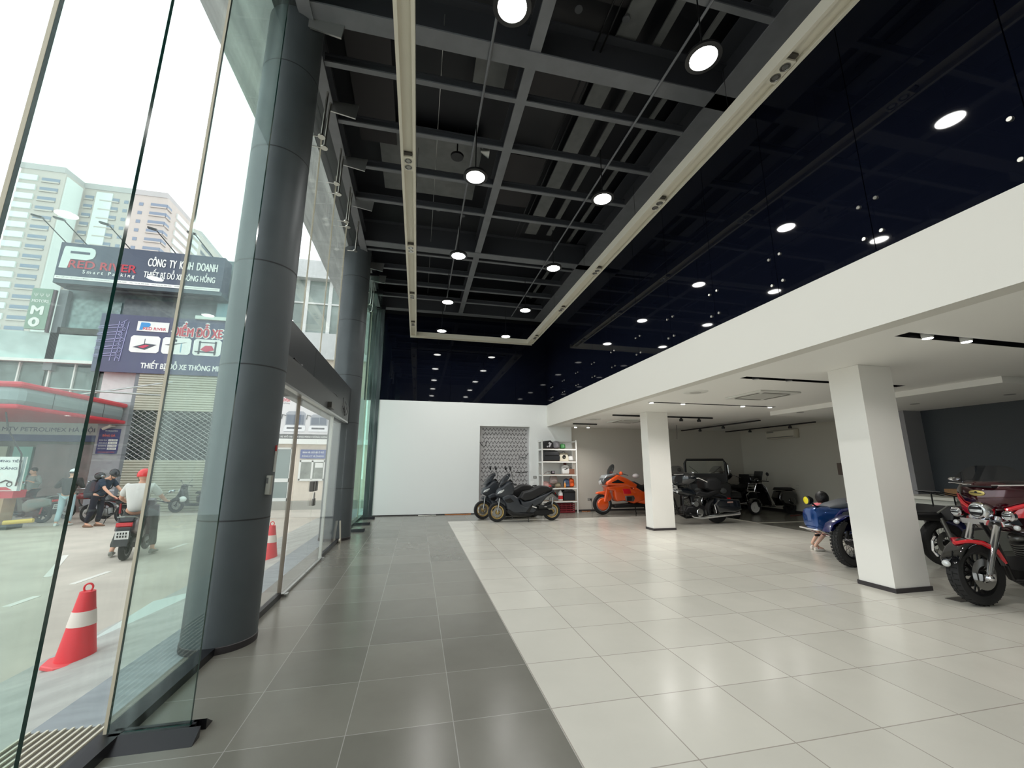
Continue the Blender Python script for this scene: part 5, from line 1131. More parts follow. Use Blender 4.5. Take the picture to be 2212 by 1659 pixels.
# ================================================================ outdoor scooters
pd = mat('dark_scooter_paint', (30, 34, 36), .25, coat=.6); brn = mat('brown_scooter_paint', (58, 40, 44), .3, coat=.5); gyp = mat('grey_scooter_paint', (128, 136, 130), .35)
def city_scooter(label, body, side=None, group=None):
    t = thing('city_scooter', label, 'scooter', group=group); side = side or body
    WB = 1.26
    wheel(t, 0, .26, .1, black, 5, disc=0); wheel(t, WB, .27, .08, black, 5)
    MB().puff([(-.3,.56),(-.25,.74),(-.05,.8),(.4,.74),(.55,.6),(.52,.4),(.35,.32),(.1,.45),(-.15,.5)], .15, .06).build('rear_body', side, t)
    MB().puff([(-.3,.74),(-.2,.82),(.0,.83),(.35,.78),(.55,.8),(.62,.72),(.4,.68),(-.1,.74)], .13, .035).build('seat', seatm, t)
    MB().puff([(.45,.24),(.45,.34),(.9,.34),(.95,.26)], .16, .025).build('footboard', black, t)
    MB().puff([(.86,.26),(.92,.5),(1.0,.8),(1.02,.92),(1.1,.94),(1.16,.76),(1.24,.6),(1.12,.5),(1.02,.3)], .19, .05).build('leg_shield', body, t)
    MB().puff([(1.04,.3),(1.12,.52),(1.3,.58),(1.48,.46),(1.52,.34),(1.44,.4),(1.3,.48),(1.14,.46)], .06, .02).build('front_fender', body, t)
    fork(t, (1.12,.62), (WB,.27), .06, .018, dke)
    MB().puff([(.98,.92),(.96,1.04),(1.06,1.08),(1.16,1.0),(1.14,.92)], .11, .04).build('handlebar_cowl', body, t)
    hb = MB().tube([(.96,-.33,.98),(1.05,-.12,1.02),(1.05,.12,1.02),(.96,.33,.98)], .012, 8).build('handlebar', black, t)
    for s_ in (1,-1):
        MB().cyl((.96,.34*s_,.98),(1.0,.23*s_,1.0),.018,n=8).build('grip', rubber, hb)
        mo = MB().tube([(1.02,.17*s_,1.03),(1.03,.24*s_,1.14),(1.02,.33*s_,1.2)], .005, 6).build('mirror', black, t); MB().sph((1.02,.36*s_,1.21),(.014,.065,.038),14,(.3*s_,0,0)).build('mirror_glass', mirrorm, mo)
    MB().obx((1.18,0,.84),(.05,.2,.1),(0,-.4,0)).build('headlamp', lampg, t)
    MB().puff([(.0,.2),(.4,.22),(.45,.36),(.1,.4),(-.05,.32)], .1, .04).build('engine', dke, t)
    MB().cyl((.3,-.12,.22),(-.2,-.16,.3),.03,.05,14).build('exhaust', dke, t)
    MB().cyl((-.05,.1,.56),(.0,.1,.28),.024,n=10).build('rear_shock', mat('shock_red', (160,40,44), .4), t)
    MB().puff([(-.34,.66),(-.32,.72),(-.27,.72),(-.29,.64)], .12, .01).build('tail_lamp', tailr, t)
    MB().puff([(-.3,.62),(-.36,.3),(-.34,.3),(-.26,.58)], .11, .01).build('rear_mudguard', black, t)
    pl_ = MB().obx((-.345,0,.5),(.008,.2,.15),(0,-.12,0)).build('number_plate', plate, t)
    for k, z in ((0,.53),(1,.475)):
        for q in range(4): MB().obx((-.352,-.06+q*.04,z),(.003,.022,.038),(0,-.12,0)).build('plate_digit', black, pl_, False)
    MB().tube([(-.1,-.13,.78),(-.28,-.12,.82),(-.34,0,.83),(-.28,.12,.82),(-.1,.13,.78)], .013, 8).build('grab_rail', gyp, t)
    return t
def gpx(u_, v_, z):   # ground point under a photo pixel (from the measured camera)
    d = CM.to_3x3() @ Vector(((u_-1106)/886.77, -(v_-829.5)/886.77, -1)); k = (z-1.476)/d.z
    return (d.x*k, d.y*k)
gx_, gy_ = gpx(267, 1210, GR)
c1 = city_scooter('dark brown scooter ridden by the person in the white shirt and red helmet', brn); c1.location = (gx_, gy_, GR); c1.rotation_euler = (0, 0, 1.82)
gx2, gy2 = gpx(88, 1130, GR)
c2 = city_scooter('grey and black scooter with tilted number plate at the left under the fuel station canopy', pd, gyp); c2.location = (gx2, gy2, GR); c2.rotation_euler = (0, 0, pi-.12)
gx3, gy3 = gpx(385, 1106, GR); gy3 = 18.9
c3 = dup(c2, (gx3+1.26, gy3, GR), pi-.05, 'dark scooter with a white helmet on its side parked at the roller shutter')
for c in kids(c3):
    if c.name.startswith('rear_body'): c.data = c.data.copy(); c.data.materials[0] = pd
hm = thing('white_helmet', 'white helmet hanging on the side of the dark scooter at the shutter', 'helmet', (gx3+.35, gy3-.28, GR+.52))
MB().sph((0,0,0),(.13,.1,.11),18).build('shell', mat('helmet_white', (216,220,216), .25), hm); MB().sph((-.08,-.03,-.01),(.06,.08,.06),12).build('visor', black, hm)
# motorbikes next to the two people
def moto(label, body, group=None):
    t = thing('parked_motorbike', label, 'motorcycle', group=group); WB = 1.28
    wheel(t, 0, .28, .09, black, 5, disc=0); wheel(t, WB, .28, .08, black, 5)
    MB().tube([(1.05,0,.85),(.9,0,.5),(.6,0,.25),(.3,0,.3),(.0,0,.3),(.3,0,.68),(1.05,0,.8)], .02, 8).build('frame', black, t)
    MB().puff([(.45,.22),(.8,.24),(.85,.42),(.5,.46)], .1, .04).sph((.66,.1,.3),(.1,.04,.1),16).build('engine', engm, t)
    MB().puff([(.5,.66),(.6,.82),(.85,.86),(1.0,.76),(.9,.64)], .13, .05).build('fuel_tank', body, t)
    MB().puff([(-.3,.76),(-.1,.74),(.3,.7),(.55,.72),(.5,.66),(.0,.66),(-.25,.7)], .12, .02).build('seat', seatm, t)
    MB().puff([(-.4,.6),(-.3,.7),(.3,.66),(.2,.56),(-.1,.58),(-.38,.52)], .07, .02).build('tail', body, t)
    MB().obx((-.44,0,.5),(.01,.19,.14),(0,-.2,0)).build('number_plate', plate, t); MB().obx((-.4,0,.62),(.04,.14,.05)).build('tail_lamp', tailr, t)
    MB().cyl((.02,.1,.6),(.0,.1,.3),.028,n=10).build('rear_shock', mat('shock_red', (160,40,44), .4), t)
    fork(t, (1.1,.9), (WB,.28), .07, .02, alum); MB().lathe([(0,.05),(.07,.03),(.08,-.04),(0,-.08)], (1.2,0,.86), 'x', 16).build('headlamp', chrome, t)
    MB().tube([(.9,-.35,.98),(1.05,-.1,1.0),(1.05,.1,1.0),(.9,.35,.98)], .012, 8).build('handlebar', chrome, t)
    for s_ in (1,-1): mo = MB().cyl((1.0,.2*s_,1.0),(1.0,.28*s_,1.18),.006,n=6).build('mirror', black, t); MB().sph((1.0,.3*s_,1.21),(.02,.07,.045),12).build('mirror_head', mirrorm, mo)
    MB().cyl((.5,-.12,.25),(-.25,-.16,.36),.03,.045,12).build('exhaust', chrome, t); MB().tube([(.45,.08,.2),(.4,.2,.0)], .012, 6).build('side_stand', black, t)
    return t
mx1, my1 = gpx(262, 1130, GR)
m1 = moto('black motorbike with chrome engine pushed by the man with the backpack', pd); m1.location = (mx1, my1, GR); m1.rotation_euler = (0, 0, pi-.35)
mx2, my2 = gpx(196, 1124, GR)
m2 = moto('red motorbike standing between the two people on the yard', mat('motorbike_red', (120, 30, 36), .3, coat=.5)); m2.location = (mx2+.15, my2+.35, GR); m2.rotation_euler = (0, 0, pi-.2)
# ================================================================ soffit track lights
tk = mat('track_black', (16, 16, 20), .5); hw = mat('head_white', (220, 220, 216), .4); offl = mat('lens_off', (190, 190, 188), .3)
spot_e = mat('spot_lens', (255, 255, 255), .4, emit=(255, 255, 255), es=14)
sl = bpy.data.lights.new('spot_light', 'AREA'); sl.shape = 'DISK'; sl.size = .09; sl.energy = 12; sl.spread = radians(140); sl.color = (1, .97, .93)
sl2 = sl.copy(); sl2.energy = 4
def trackh(parent, x, y_, z, on, tilt=.0):
    h = MB().cyl((0,0,.0),(0,0,.06),.03,n=14).lathe([(0,-.03),(.045,-.03),(.05,.0),(.05,.03),(0,.03)], n=18).build('spot_head', hw if on else tk, parent); h.location = (x, y_, z)
    MB().lathe([(0,-.034),(.042,-.034),(.042,-.03),(0,-.03)], n=18).build('spot_lens', spot_e if on else offl, h)
    if on:
        l = bpy.data.objects.new('spot_light', sl2 if on == 2 else sl); COL.objects.link(l); l.parent = h; l.location = (0, 0, -.04)
def slot(label, x0, x1, y_, w, heads, on):
    t = thing('recessed_light_track', label, 'track light', (x0, y_, GZ))
    MB().bx(.0, x1-x0, -w/2, w/2, .105, .118).bx(0, x1-x0, -w/2, -w/2+.004, 0, .105).bx(0, x1-x0, w/2-.004, w/2, 0, .105).bx(0, .004, -w/2, w/2, 0, .105).bx(x1-x0-.004, x1-x0, -w/2, w/2, 0, .105).build('channel', tk, t, False)
    for x in heads: trackh(t, x-x0, 0, .012, on)
slot('long black recessed ceiling slot with two bright spots nearest the right edge', 4.77, 9.29, 3.03, .13, (5.11, 5.66, 7.2, 8.4), 2)
slot('black recessed ceiling slot with unlit spots beside the near square pillar', 4.77, 7.87, 5.16, .13, (4.99, 5.6), False)
slot('black recessed track with four lit heads behind the ceiling cassette', 4.69, 7.85, 7.69, .09, (4.75, 5.5, 7.0, 7.72), True)
def track(label, x0, y0, x1, y1, heads, on, z=GZ-.005, w=.04):
    t = thing('light_track', label, 'track light', (x0, y0, z))
    MB().bx(-w/2 if x0 == x1 else 0, w/2 if x0 == x1 else x1-x0, -w/2 if y0 == y1 else 0, w/2 if y0 == y1 else y1-y0, -.035, 0).build('rail', tk, t, False)
    for x, y_ in heads: trackh(t, x-x0, y_-y0, -.1, on)
track('thin black track with small unlit heads right of the middle square pillar', 4.9, 9.78, 7.88, 9.78, [(6.9, 9.78), (7.45, 9.78)], False)
track('thin black track with two lit heads close to the shelving unit', 4.7, 12.1, 5.5, 12.1, [(4.78, 12.1), (5.2, 12.1)], True)
track('black track hanging over the black motorcycles, nearer to the pillar', 9.3, 9.65, 9.3, 13.2, [(9.3, 11.1), (9.3, 12.2)], False, GZ-.04, .06)
track('black track hanging over the black motorcycles, nearer to the right wall', 11.2, 9.65, 11.2, 13.25, [(11.2, 10.5), (11.2, 12.1)], False, GZ-.04, .06)
for i, (x, y_) in enumerate([(8.53, 7.68), (9.58, 6.1), (9.9, 4.9)]):
    tag(MB().lathe([(0,-.004),(.07,-.004),(.075,0),(0,0)], (x, y_, GZ-.102)).build('downlight', mat('downlight_grey', (150,150,148), .4), None), f'{ordn[i]} small grey downlight in the lowered ceiling part, from the back', 'downlight', 'small round downlights')
# ceiling cassettes & diffusers
cas = mat('cassette_white', (220, 220, 214), .45)
def cassette(x, y_, label):
    t = thing('ceiling_cassette', label, 'air conditioner', (x, y_, GZ))
    MB().bx(-.44, .44, -.44, .44, -.03, 0).build('panel', cas, t, False, bevel=.01)
    MB().bx(-.26, .26, -.26, .26, -.036, -.03).build('intake_grille', mat('intake', (196, 196, 190), .5), t, False)
    for a in range(4):
        v_ = MB().bx(-.28, .28, .31, .36, -.035, -.03).build('air_vane', mat('vane_dark', (120, 118, 112), .5), t, False); v_.rotation_euler = (0, 0, a*pi/2)
cassette(6.27, 6.4, 'white square ceiling air conditioning cassette between two light slots')
cassette(6.02, 11.1, 'far white square ceiling cassette partly behind the middle square pillar')
for i, (x, y_, r, lab) in enumerate([(4.85, 6.4, .2, 'white round ceiling diffuser near the fascia'), (4.85, 10.9, .2, 'far white round ceiling diffuser near the fascia')]):
    t = thing('ceiling_diffuser', lab, 'ceiling vent', (x, y_, GZ))
    MB().lathe([(0,-.012),(r,-.012),(r+.02,0),(0,0)]).build('plate', cas, t); MB().lathe([(0,-.02),(r*.45,-.02),(r*.5,-.012),(0,-.012)]).build('centre', mat('vane_light', (190,188,182), .5), t)
# wall mounted air conditioner
ac = thing('wall_air_conditioner', 'dusty white air conditioner high on the right wall', 'air conditioner', (RX, 11.5, 2.4))
MB().puff([(0,0),(-.16,0),(-.22,.06),(-.22,.24),(-.16,.28),(0,.28)], .56, .02).build('body', mat('ac_body', (206, 200, 184), .5), ac)
MB().bx(-.225, -.2, -.5, .5, .03, .05).build('air_outlet', mat('vane_dark', (120,118,112), .5), ac, False)
MB().bx(-.226, -.22, .22, .5, .2, .235).build('label_sticker', mat('sticker_grey', (120, 118, 110), .5), ac, False)
tag(MB().bx(RX-.02, RX, 9.68, 9.84, 1.24, 1.58).build('wall_panel_box', mat('brown_box', (120, 106, 96), .5), None, False), 'small brown electrical panel on the right wall beside the near pillar', 'electrical box')
tag(MB().tube([(8.2, 11.9, 2.8), (8.21, 11.9, 2.55), (8.19, 11.9, 2.35)], .006, 6).build('dangling_wire', black, None), 'short thin wire dangling from the ceiling right of the middle pillar', 'wire')
for i, (x, z, lab) in enumerate([(3.8, 1.12, 'double wall switch beside the shelving unit')]):
    sw = thing('wall_switch', lab, 'switch', (x, BY, z)); MB().bx(-.06, .06, -.01, 0, -.04, .04).build('plate', mat('switch_grey', (150,150,146), .4), sw, False, bevel=.003); MB().bx(-.035, -.005, -.014, -.01, -.02, .02).bx(.005, .035, -.014, -.01, -.02, .02).build('rocker', mat('rocker', (190,190,186), .4), sw, False)
so = thing('wall_socket', 'wall socket with a plug and short cable right of the shelving unit', 'socket', (5.75, BY+.1, .38)); MB().bx(-.08, .08, -.01, 0, -.04, .04).build('plate', mat('switch_grey', (150,150,146), .4), so, False, bevel=.003)
MB().tube([(.03,-.03,0),(.06,-.05,-.1),(.05,-.04,-.25),(.1,-.03,-.34)], .006, 6).obx((.03,-.025,.0),(.03,.03,.03)).build('plug_cable', black, so)
# orange and white cables on the floor at the wall
tag(MB().tube([(.9,BY-.03,.012),(1.1,BY-.1,.012),(1.3,BY-.05,.012),(1.5,BY-.12,.012),(1.7,BY-.04,.012)], .012, 6).build('floor_cable', mat('orange_cable', (196, 120, 60), .5), None), 'orange cable lying along the white back wall', 'cable')
tag(MB().tube([(.1,BY-.12,.012),(.3,BY-.2,.012),(.5,BY-.12,.012),(.62,BY-.22,.02)], .012, 6).build('floor_cable', mat('white_cable', (210, 208, 200), .5), None), 'white cable curled on the floor at the white back wall', 'cable')
tag(MB().tube([(5.4,BY-.02,.012),(5.55,BY-.1,.012),(5.7,BY-.02,.012)], .012, 6).build('floor_cable', mat('orange_cable', (196,120,60), .5), None), 'short orange cable on the floor left of the orange motorcycle', 'cable')
tag(MB().obx((11.4, 10.9, .01), (.5, .06, .015), (0,0,.3)).build('red_strap', mat('strap_red', (120, 50, 46), .6), None, False), 'red strap on the floor in front of the classic scooter', 'strap')
# ================================================================ shelving unit
SXa, SXb, SYa, SYb = 3.93, 5.1, 12.92, 13.32
sf = mat('shelf_frame_white', (222, 222, 218), .45); sbm = mat('shelf_board', (146, 128, 112), .6)
un = thing('shelving_unit', 'white metal shelving unit with cluttered shelves against the back wall', 'shelf', (SXa, SYa, 0))
Wd, Dp = SXb-SXa, SYb-SYa
for x, y_ in ((0,0),(Wd,0),(0,Dp),(Wd,Dp)): MB().bx(x-.018, x+.018, y_-.018, y_+.018, 0, 2.32).build('post', sf, un, False)
SZ = [.39, .8, 1.22, 1.64, 2.04]
for z in SZ: 
    MB().bx(.02, Wd-.02, .02, Dp-.02, z-.025, z).build('shelf_board', sbm, un, False)
    MB().bx(0, Wd, -.02, 0, z-.05, z-.01).bx(-.02, 0, 0, Dp, z-.06, z-.01).build('shelf_rail', sf, un, False)
MB().bx(0, Wd, Dp-.01, Dp+.01, 2.27, 2.31).bx(-.018, .018, 0, Dp, 2.26, 2.3).bx(Wd-.018, Wd+.018, 0, Dp, 2.26, 2.3).build('top_rail', sf, un, False)
def item(nm_, label, cat, x, z, d=.2): return thing(nm_, label, cat, (x, SYa+d, z))
def wob(mb, amp=.012, sc=12):
    for i, v_ in enumerate(mb.v):
        q = noise.noise_vector(Vector(v_)*sc); mb.v[i] = (v_[0]+q.x*amp, v_[1]+q.y*amp, v_[2]+q.z*amp)
    return mb
def bagm(w, d, h, n=24):
    mb = MB(); s_ = []
    for i in range(9):
        t_ = i/8; k = (1-abs(t_*2-1)**4)**.25 if 0 < t_ < 1 else .25
        s_.append(((0,0,h*t_), w/2*max(.3,k)*(1-.2*t_), d/2*max(.3,k)*(1-.25*t_), 'z'))
    return wob(mb.loft(s_, n, p=3), .015, 9)
it = item('box_bag', 'black bag with white writing, leftmost on the top shelf', 'bag', 4.17, 2.04)
MB().puff([(-.16,0),(.16,0),(.15,.2),(.08,.27),(-.12,.25),(-.17,.15)], .14, .03).build('body', mat('black_bag', (28,26,30), .6), it); MB().obx((.03,-.145,.13),(.1,.006,.14),(0,.5,0)).obx((-.02,-.145,.1),(.04,.006,.12),(0,.5,0)).build('white_pattern', mat('bag_print', (200,196,200), .5), it, False)
tag(bagm(.28,.24,.26).build('plastic_bag', mat('grey_plastic', (120,118,122), .35, bump=.5), None), 'grey plastic bag on the top shelf', 'bag').location = (4.47, SYa+.2, 2.04)
tag(bagm(.2,.2,.17).build('plastic_bag', mat('green_plastic', (70,140,78), .35, bump=.5), None), 'small green plastic bag on the top shelf', 'bag').location = (4.7, SYa+.2, 2.04)
it = item('tool_case', 'large dark tool case on the second shelf from the top', 'case', 4.3, 1.64)
MB().puff([(-.3,0),(.24,0),(.26,.12),(.2,.3),(.05,.36),(-.28,.36)], .16, .03).build('case_body', mat('case_dark', (34,36,40), .5), it); MB().bx(-.26, .2, -.168, -.16, .17, .19).build('seam', black, it, False)
it = item('shopping_bag', 'cream bag with round black emblem on the second shelf', 'bag', 4.72, 1.64)
MB().loft([((0,0,0),.17,.08,'z'),((0,0,.15),.165,.07,'z'),((0,0,.27),.13,.03,'z')], 20, p=5).build('body', mat('cream_bag', (206,200,180), .6), it)
MB().lathe([(.035,-.005),(.06,-.005),(.06,0),(.035,0)], (0,-.085,.14), 'y', 24, closed=True).lathe([(0,-.005),(.025,-.005),(.025,0),(0,0)], (0,-.085,.14), 'y', 16).build('emblem', black, it)
MB().tube([(-.06,-.03,.26),(-.03,-.03,.31),(.03,-.03,.31),(.06,-.03,.26)], .006, 6).build('handle', black, it)
tag(bagm(.2,.2,.17).build('plastic_bag', mat('white_plastic', (206,206,204), .35, bump=.5), None), 'white plastic bag at the right end of the second shelf', 'bag').location = (4.97, SYa+.2, 1.64)
it = item('round_tin', 'white round-cornered container with a dark print on the third shelf', 'container', 4.77, 1.22)
MB().puff([(-.11,0),(.11,0),(.13,.06),(.13,.22),(.07,.3),(-.07,.3),(-.13,.22),(-.13,.06)], .08, .03).build('body', mat('tin_white', (214,214,212), .35), it); MB().puff([(-.05,.16),(.05,.19),(.06,.17),(-.04,.145)], .004, .001, yc=-.085).build('print', black, it)
MB().cyl((0,0,.3),(0,0,.36),.05,n=16).build('lid', mat('dark_red', (96,40,38), .5), it)
it = item('cardboard_box', 'small reddish brown box with handle on the third shelf', 'box', 4.98, 1.22)
MB().bx(-.09,.09,-.08,.08,0,.17).build('body', mat('brown_card', (126,84,66), .7), it, False, bevel=.004); MB().tube([(-.04,0,.17),(0,0,.22),(.04,0,.17)], .007, 6).build('handle', black, it)
it = item('small_gauge', 'small black device with cable on the third shelf', 'device', 4.34, 1.22)
MB().bx(-.05,.06,-.04,.04,0,.11).build('body', mat('device_black', (36,34,38), .4), it, False, bevel=.006); MB().bx(-.03,.04,-.044,-.04,.04,.09).build('display', mat('device_disp', (150,140,150), .3), it, False)
MB().tube([(-.05,0,.05),(-.15,-.03,.09),(-.25,-.02,.05),(-.3,0,.02)], .007, 6).build('cable', mat('brown_cable', (96,60,50), .5), it)
itm = [('plastic_bag','clear pinkish bag, leftmost on the fourth shelf','bag',4.1,.24,.22,.2,(190,150,146)),('red_bag','red bundle low on the fourth shelf','bundle',4.16,.3,.2,.1,(176,66,66)),('beige_case','beige slanted case on top of the red bundle','case',4.36,.3,.2,.3,(176,160,156)),('olive_bag','olive beige bag in the middle of the fourth shelf','bag',4.5,.24,.2,.16,(136,126,104)),('blue_bag','blue grey folded bag on the fourth shelf','bag',4.82,.24,.2,.28,(84,104,136)),('orange_can','orange container at the right end of the fourth shelf','container',4.98,.2,.2,.3,(226,92,34))]
for k, (nm_, lab, cat, x, w_, d_, h_, c_) in enumerate(itm):
    z0 = .8 + (.1 if nm_ == 'beige_case' else 0)
    o_ = bagm(w_, d_, h_).build(nm_, mat('item_'+nm_+str(k), c_, .5, bump=.3), None); o_.location = (x, SYa+.2+(.0 if k != 4 else .02), z0); tag(o_, lab, cat)
it = item('spray_bottle', 'small orange and yellow bottle in front on the fourth shelf', 'bottle', 4.71, .8, .08); MB().lathe([(0,0),(.03,0),(.032,.02),(.03,.11),(.012,.14),(.012,.16),(0,.16)]).build('body', mat('bottle_orange', (226,150,70), .35), it); MB().cyl((0,0,.16),(0,0,.19),.014,n=12).build('cap', hw, it)
it = item('black_crate', 'large black box on the fifth shelf', 'box', 4.85, .39); MB().puff([(-.2,0),(.2,0),(.21,.28),(.16,.32),(-.17,.32),(-.21,.28)], .16, .02).build('body', mat('case_dark', (34,36,40), .5), it); MB().bx(-.2,.2,-.166,-.16,.24,.26).build('lid_edge', black, it, False)
it = item('white_canister', 'white canister with red label on the fifth shelf', 'canister', 4.56, .39, .1); MB().lathe([(0,0),(.07,0),(.075,.02),(.075,.24),(.03,.3),(.03,.33),(0,.33)]).build('body', mat('tin_white', (214,214,212), .35), it); MB().lathe([(.076,.05),(.076,.16)]).build('label_band', mat('label_red', (196,50,50), .4), it)
it = item('red_crate', 'red plastic crate on the floor under the shelves', 'crate', 4.72, 0); m = MB().bx(-.3,.3,-.14,.14,.012,.03)
for z in (.03,.09,.15,.21,.27): m.bx(-.3,.3,-.145,-.135,z,z+.035).bx(-.3,.3,.135,.145,z,z+.035).bx(-.305,-.295,-.14,.14,z,z+.035).bx(.295,.305,-.14,.14,z,z+.035)
for x in (-.3,-.15,0,.15,.29): m.bx(x,x+.02,-.148,-.135,.012,.3).bx(x,x+.02,.135,.148,.012,.3)
m.build('body', mat('crate_red', (128,34,44), .5), it, False)
# ================================================================ fuel pump board etc. outside left
pxx, pyy = gpx(2, 1143, GR)
fp = thing('fuel_dispenser', 'white and red fuel dispenser with instruction board at the left edge', 'fuel dispenser', (pxx-.25, pyy, GR))
MB().bx(-.5,.55,-.25,.25,0,.12).build('plinth', mat('plinth_dark', (50,60,60), .6), fp, False)
MB().bx(-.42,.3,-.2,.2,.12,.9).build('cabinet', mat('cabinet_tan', (168,136,104), .5, var=.1), fp, False); MB().bx(-.44,.5,-.22,.2,.86,1.08).build('red_band', canopy_red if False else mat('canopy_red', (198,44,62), .4), fp, False)
bd_ = MB().bx(-.7,.66,-.26,-.22,1.06,2.02).build('board', swhite, fp, False)
MB().bx(.6,.66,-.27,-.262,1.06,2.02).build('board_edge', cg, bd_, False)
text('KHI SẠC PHƯƠNG TIỆN', bd_, 'lettering', mat('name_text', (58,66,92), .5), (-.62,-.265,1.85), 1.2, .1, F3, .002, .02)
text('XĂNG', bd_, 'lettering', mat('name_text', (58,66,92), .5), (.1,-.265,1.66), .4, .09, F3, .002, .02)
MB().lathe([(0,-.004),(.09,-.004),(.09,0),(0,0)], (-.22,-.262,1.5), 'y', 20).bx(-.31,-.13,-.266,-.262,1.25,1.5).build('grey_symbol', mat('symbol_grey', (170,178,176), .5), bd_)
MB().tube([(.05,-.27,1.3),(.2,-.27,1.3),(.3,-.27,1.36),(.45,-.27,1.3)], .02, 6).lathe([(.05,-.006),(.07,-.006),(.07,0),(.05,0)], (.1,-.264,1.25), 'y', 18, closed=True).lathe([(.05,-.006),(.07,-.006),(.07,0),(.05,0)], (.4,-.264,1.25), 'y', 18, closed=True).build('bike_symbol', black, bd_)
MB().prism([(.0,1.08),(.5,1.08),(.34,1.17),(.16,1.17)], 'y', -.268, -.262).build('red_arrow', mat('canopy_red', (198,44,62), .4), bd_, False)
MB().tube([(-.05,-.3,3.3),(.1,-.3,2.8),(.35,-.3,2.4),(.55,-.3,2.1),(.6,-.3,1.5),(.58,-.3,1.2)], .02, 8).build('fuel_hose', black, fp)
MB().cyl((.5,-.3,.2),(1.1,-.2,.24),.06,n=14).build('yellow_bollard', mat('yellow_pipe', (206,176,70), .5), fp)
# ================================================================ people
skin = mat('skin', (206, 158, 132), .55); skin2 = mat('skin_light', (226, 182, 158), .55)
hair = mat('black_hair', (18, 16, 16), .5, bump=.4, bscale=80)
def skinned(name, verts, edges, radii, m, parent, root=0, sub=2):
    me = bpy.data.meshes.new(name); me.from_pydata([tuple(v_) for v_ in verts], edges, []); me.materials.append(m)
    o = bpy.data.objects.new(name, me); COL.objects.link(o); o.parent = parent
    sk = o.modifiers.new('skin', 'SKIN'); sk.use_smooth_shade = True
    if not me.skin_vertices: me.attributes.new('sk', 'FLOAT', 'POINT')
    if not me.skin_vertices:
        bpy.context.view_layer.objects.active = o
    for i, r in enumerate(radii):
        r = r if isinstance(r, tuple) else (r, r); me.skin_vertices[0].data[i].radius = r
    me.skin_vertices[0].data[root].use_root = True
    s_ = o.modifiers.new('sub', 'SUBSURF'); s_.levels = sub; s_.render_levels = sub
    dg = bpy.context.evaluated_depsgraph_get(); nm_ = bpy.data.meshes.new_from_object(o.evaluated_get(dg))
    o.modifiers.clear(); o.data = nm_; nm_.name = name
    if not nm_.materials: nm_.materials.append(m)
    for p_ in nm_.polygons: p_.use_smooth = True
    return o
def chain(J, names, rad):
    vs = []; es = []; rs = []; idx = {}
    for path in names:
        for i, n_ in enumerate(path):
            if n_ not in idx: idx[n_] = len(vs); vs.append(Vector(J[n_])); rs.append(rad[n_])
            if i: es.append((idx[path[i-1]], idx[n_]))
    return vs, es, rs
RAD = dict(pel=.125, wai=.115, che=.13, nck=(.06,.06), neb=(.055,.055), jaw=(.065,.075), hd=(.085,.1), top=(.06,.07),
    hipL=.085, hipR=.085, kneL=.06, kneR=.06, calL=.055, calR=.055, ankL=.038, ankR=.038, toeL=(.035,.028), toeR=(.035,.028),
    shoL=.05, shoR=.05, elbL=.042, elbR=.042, wriL=.028, wriR=.028, palL=(.04,.018), palR=(.04,.018))
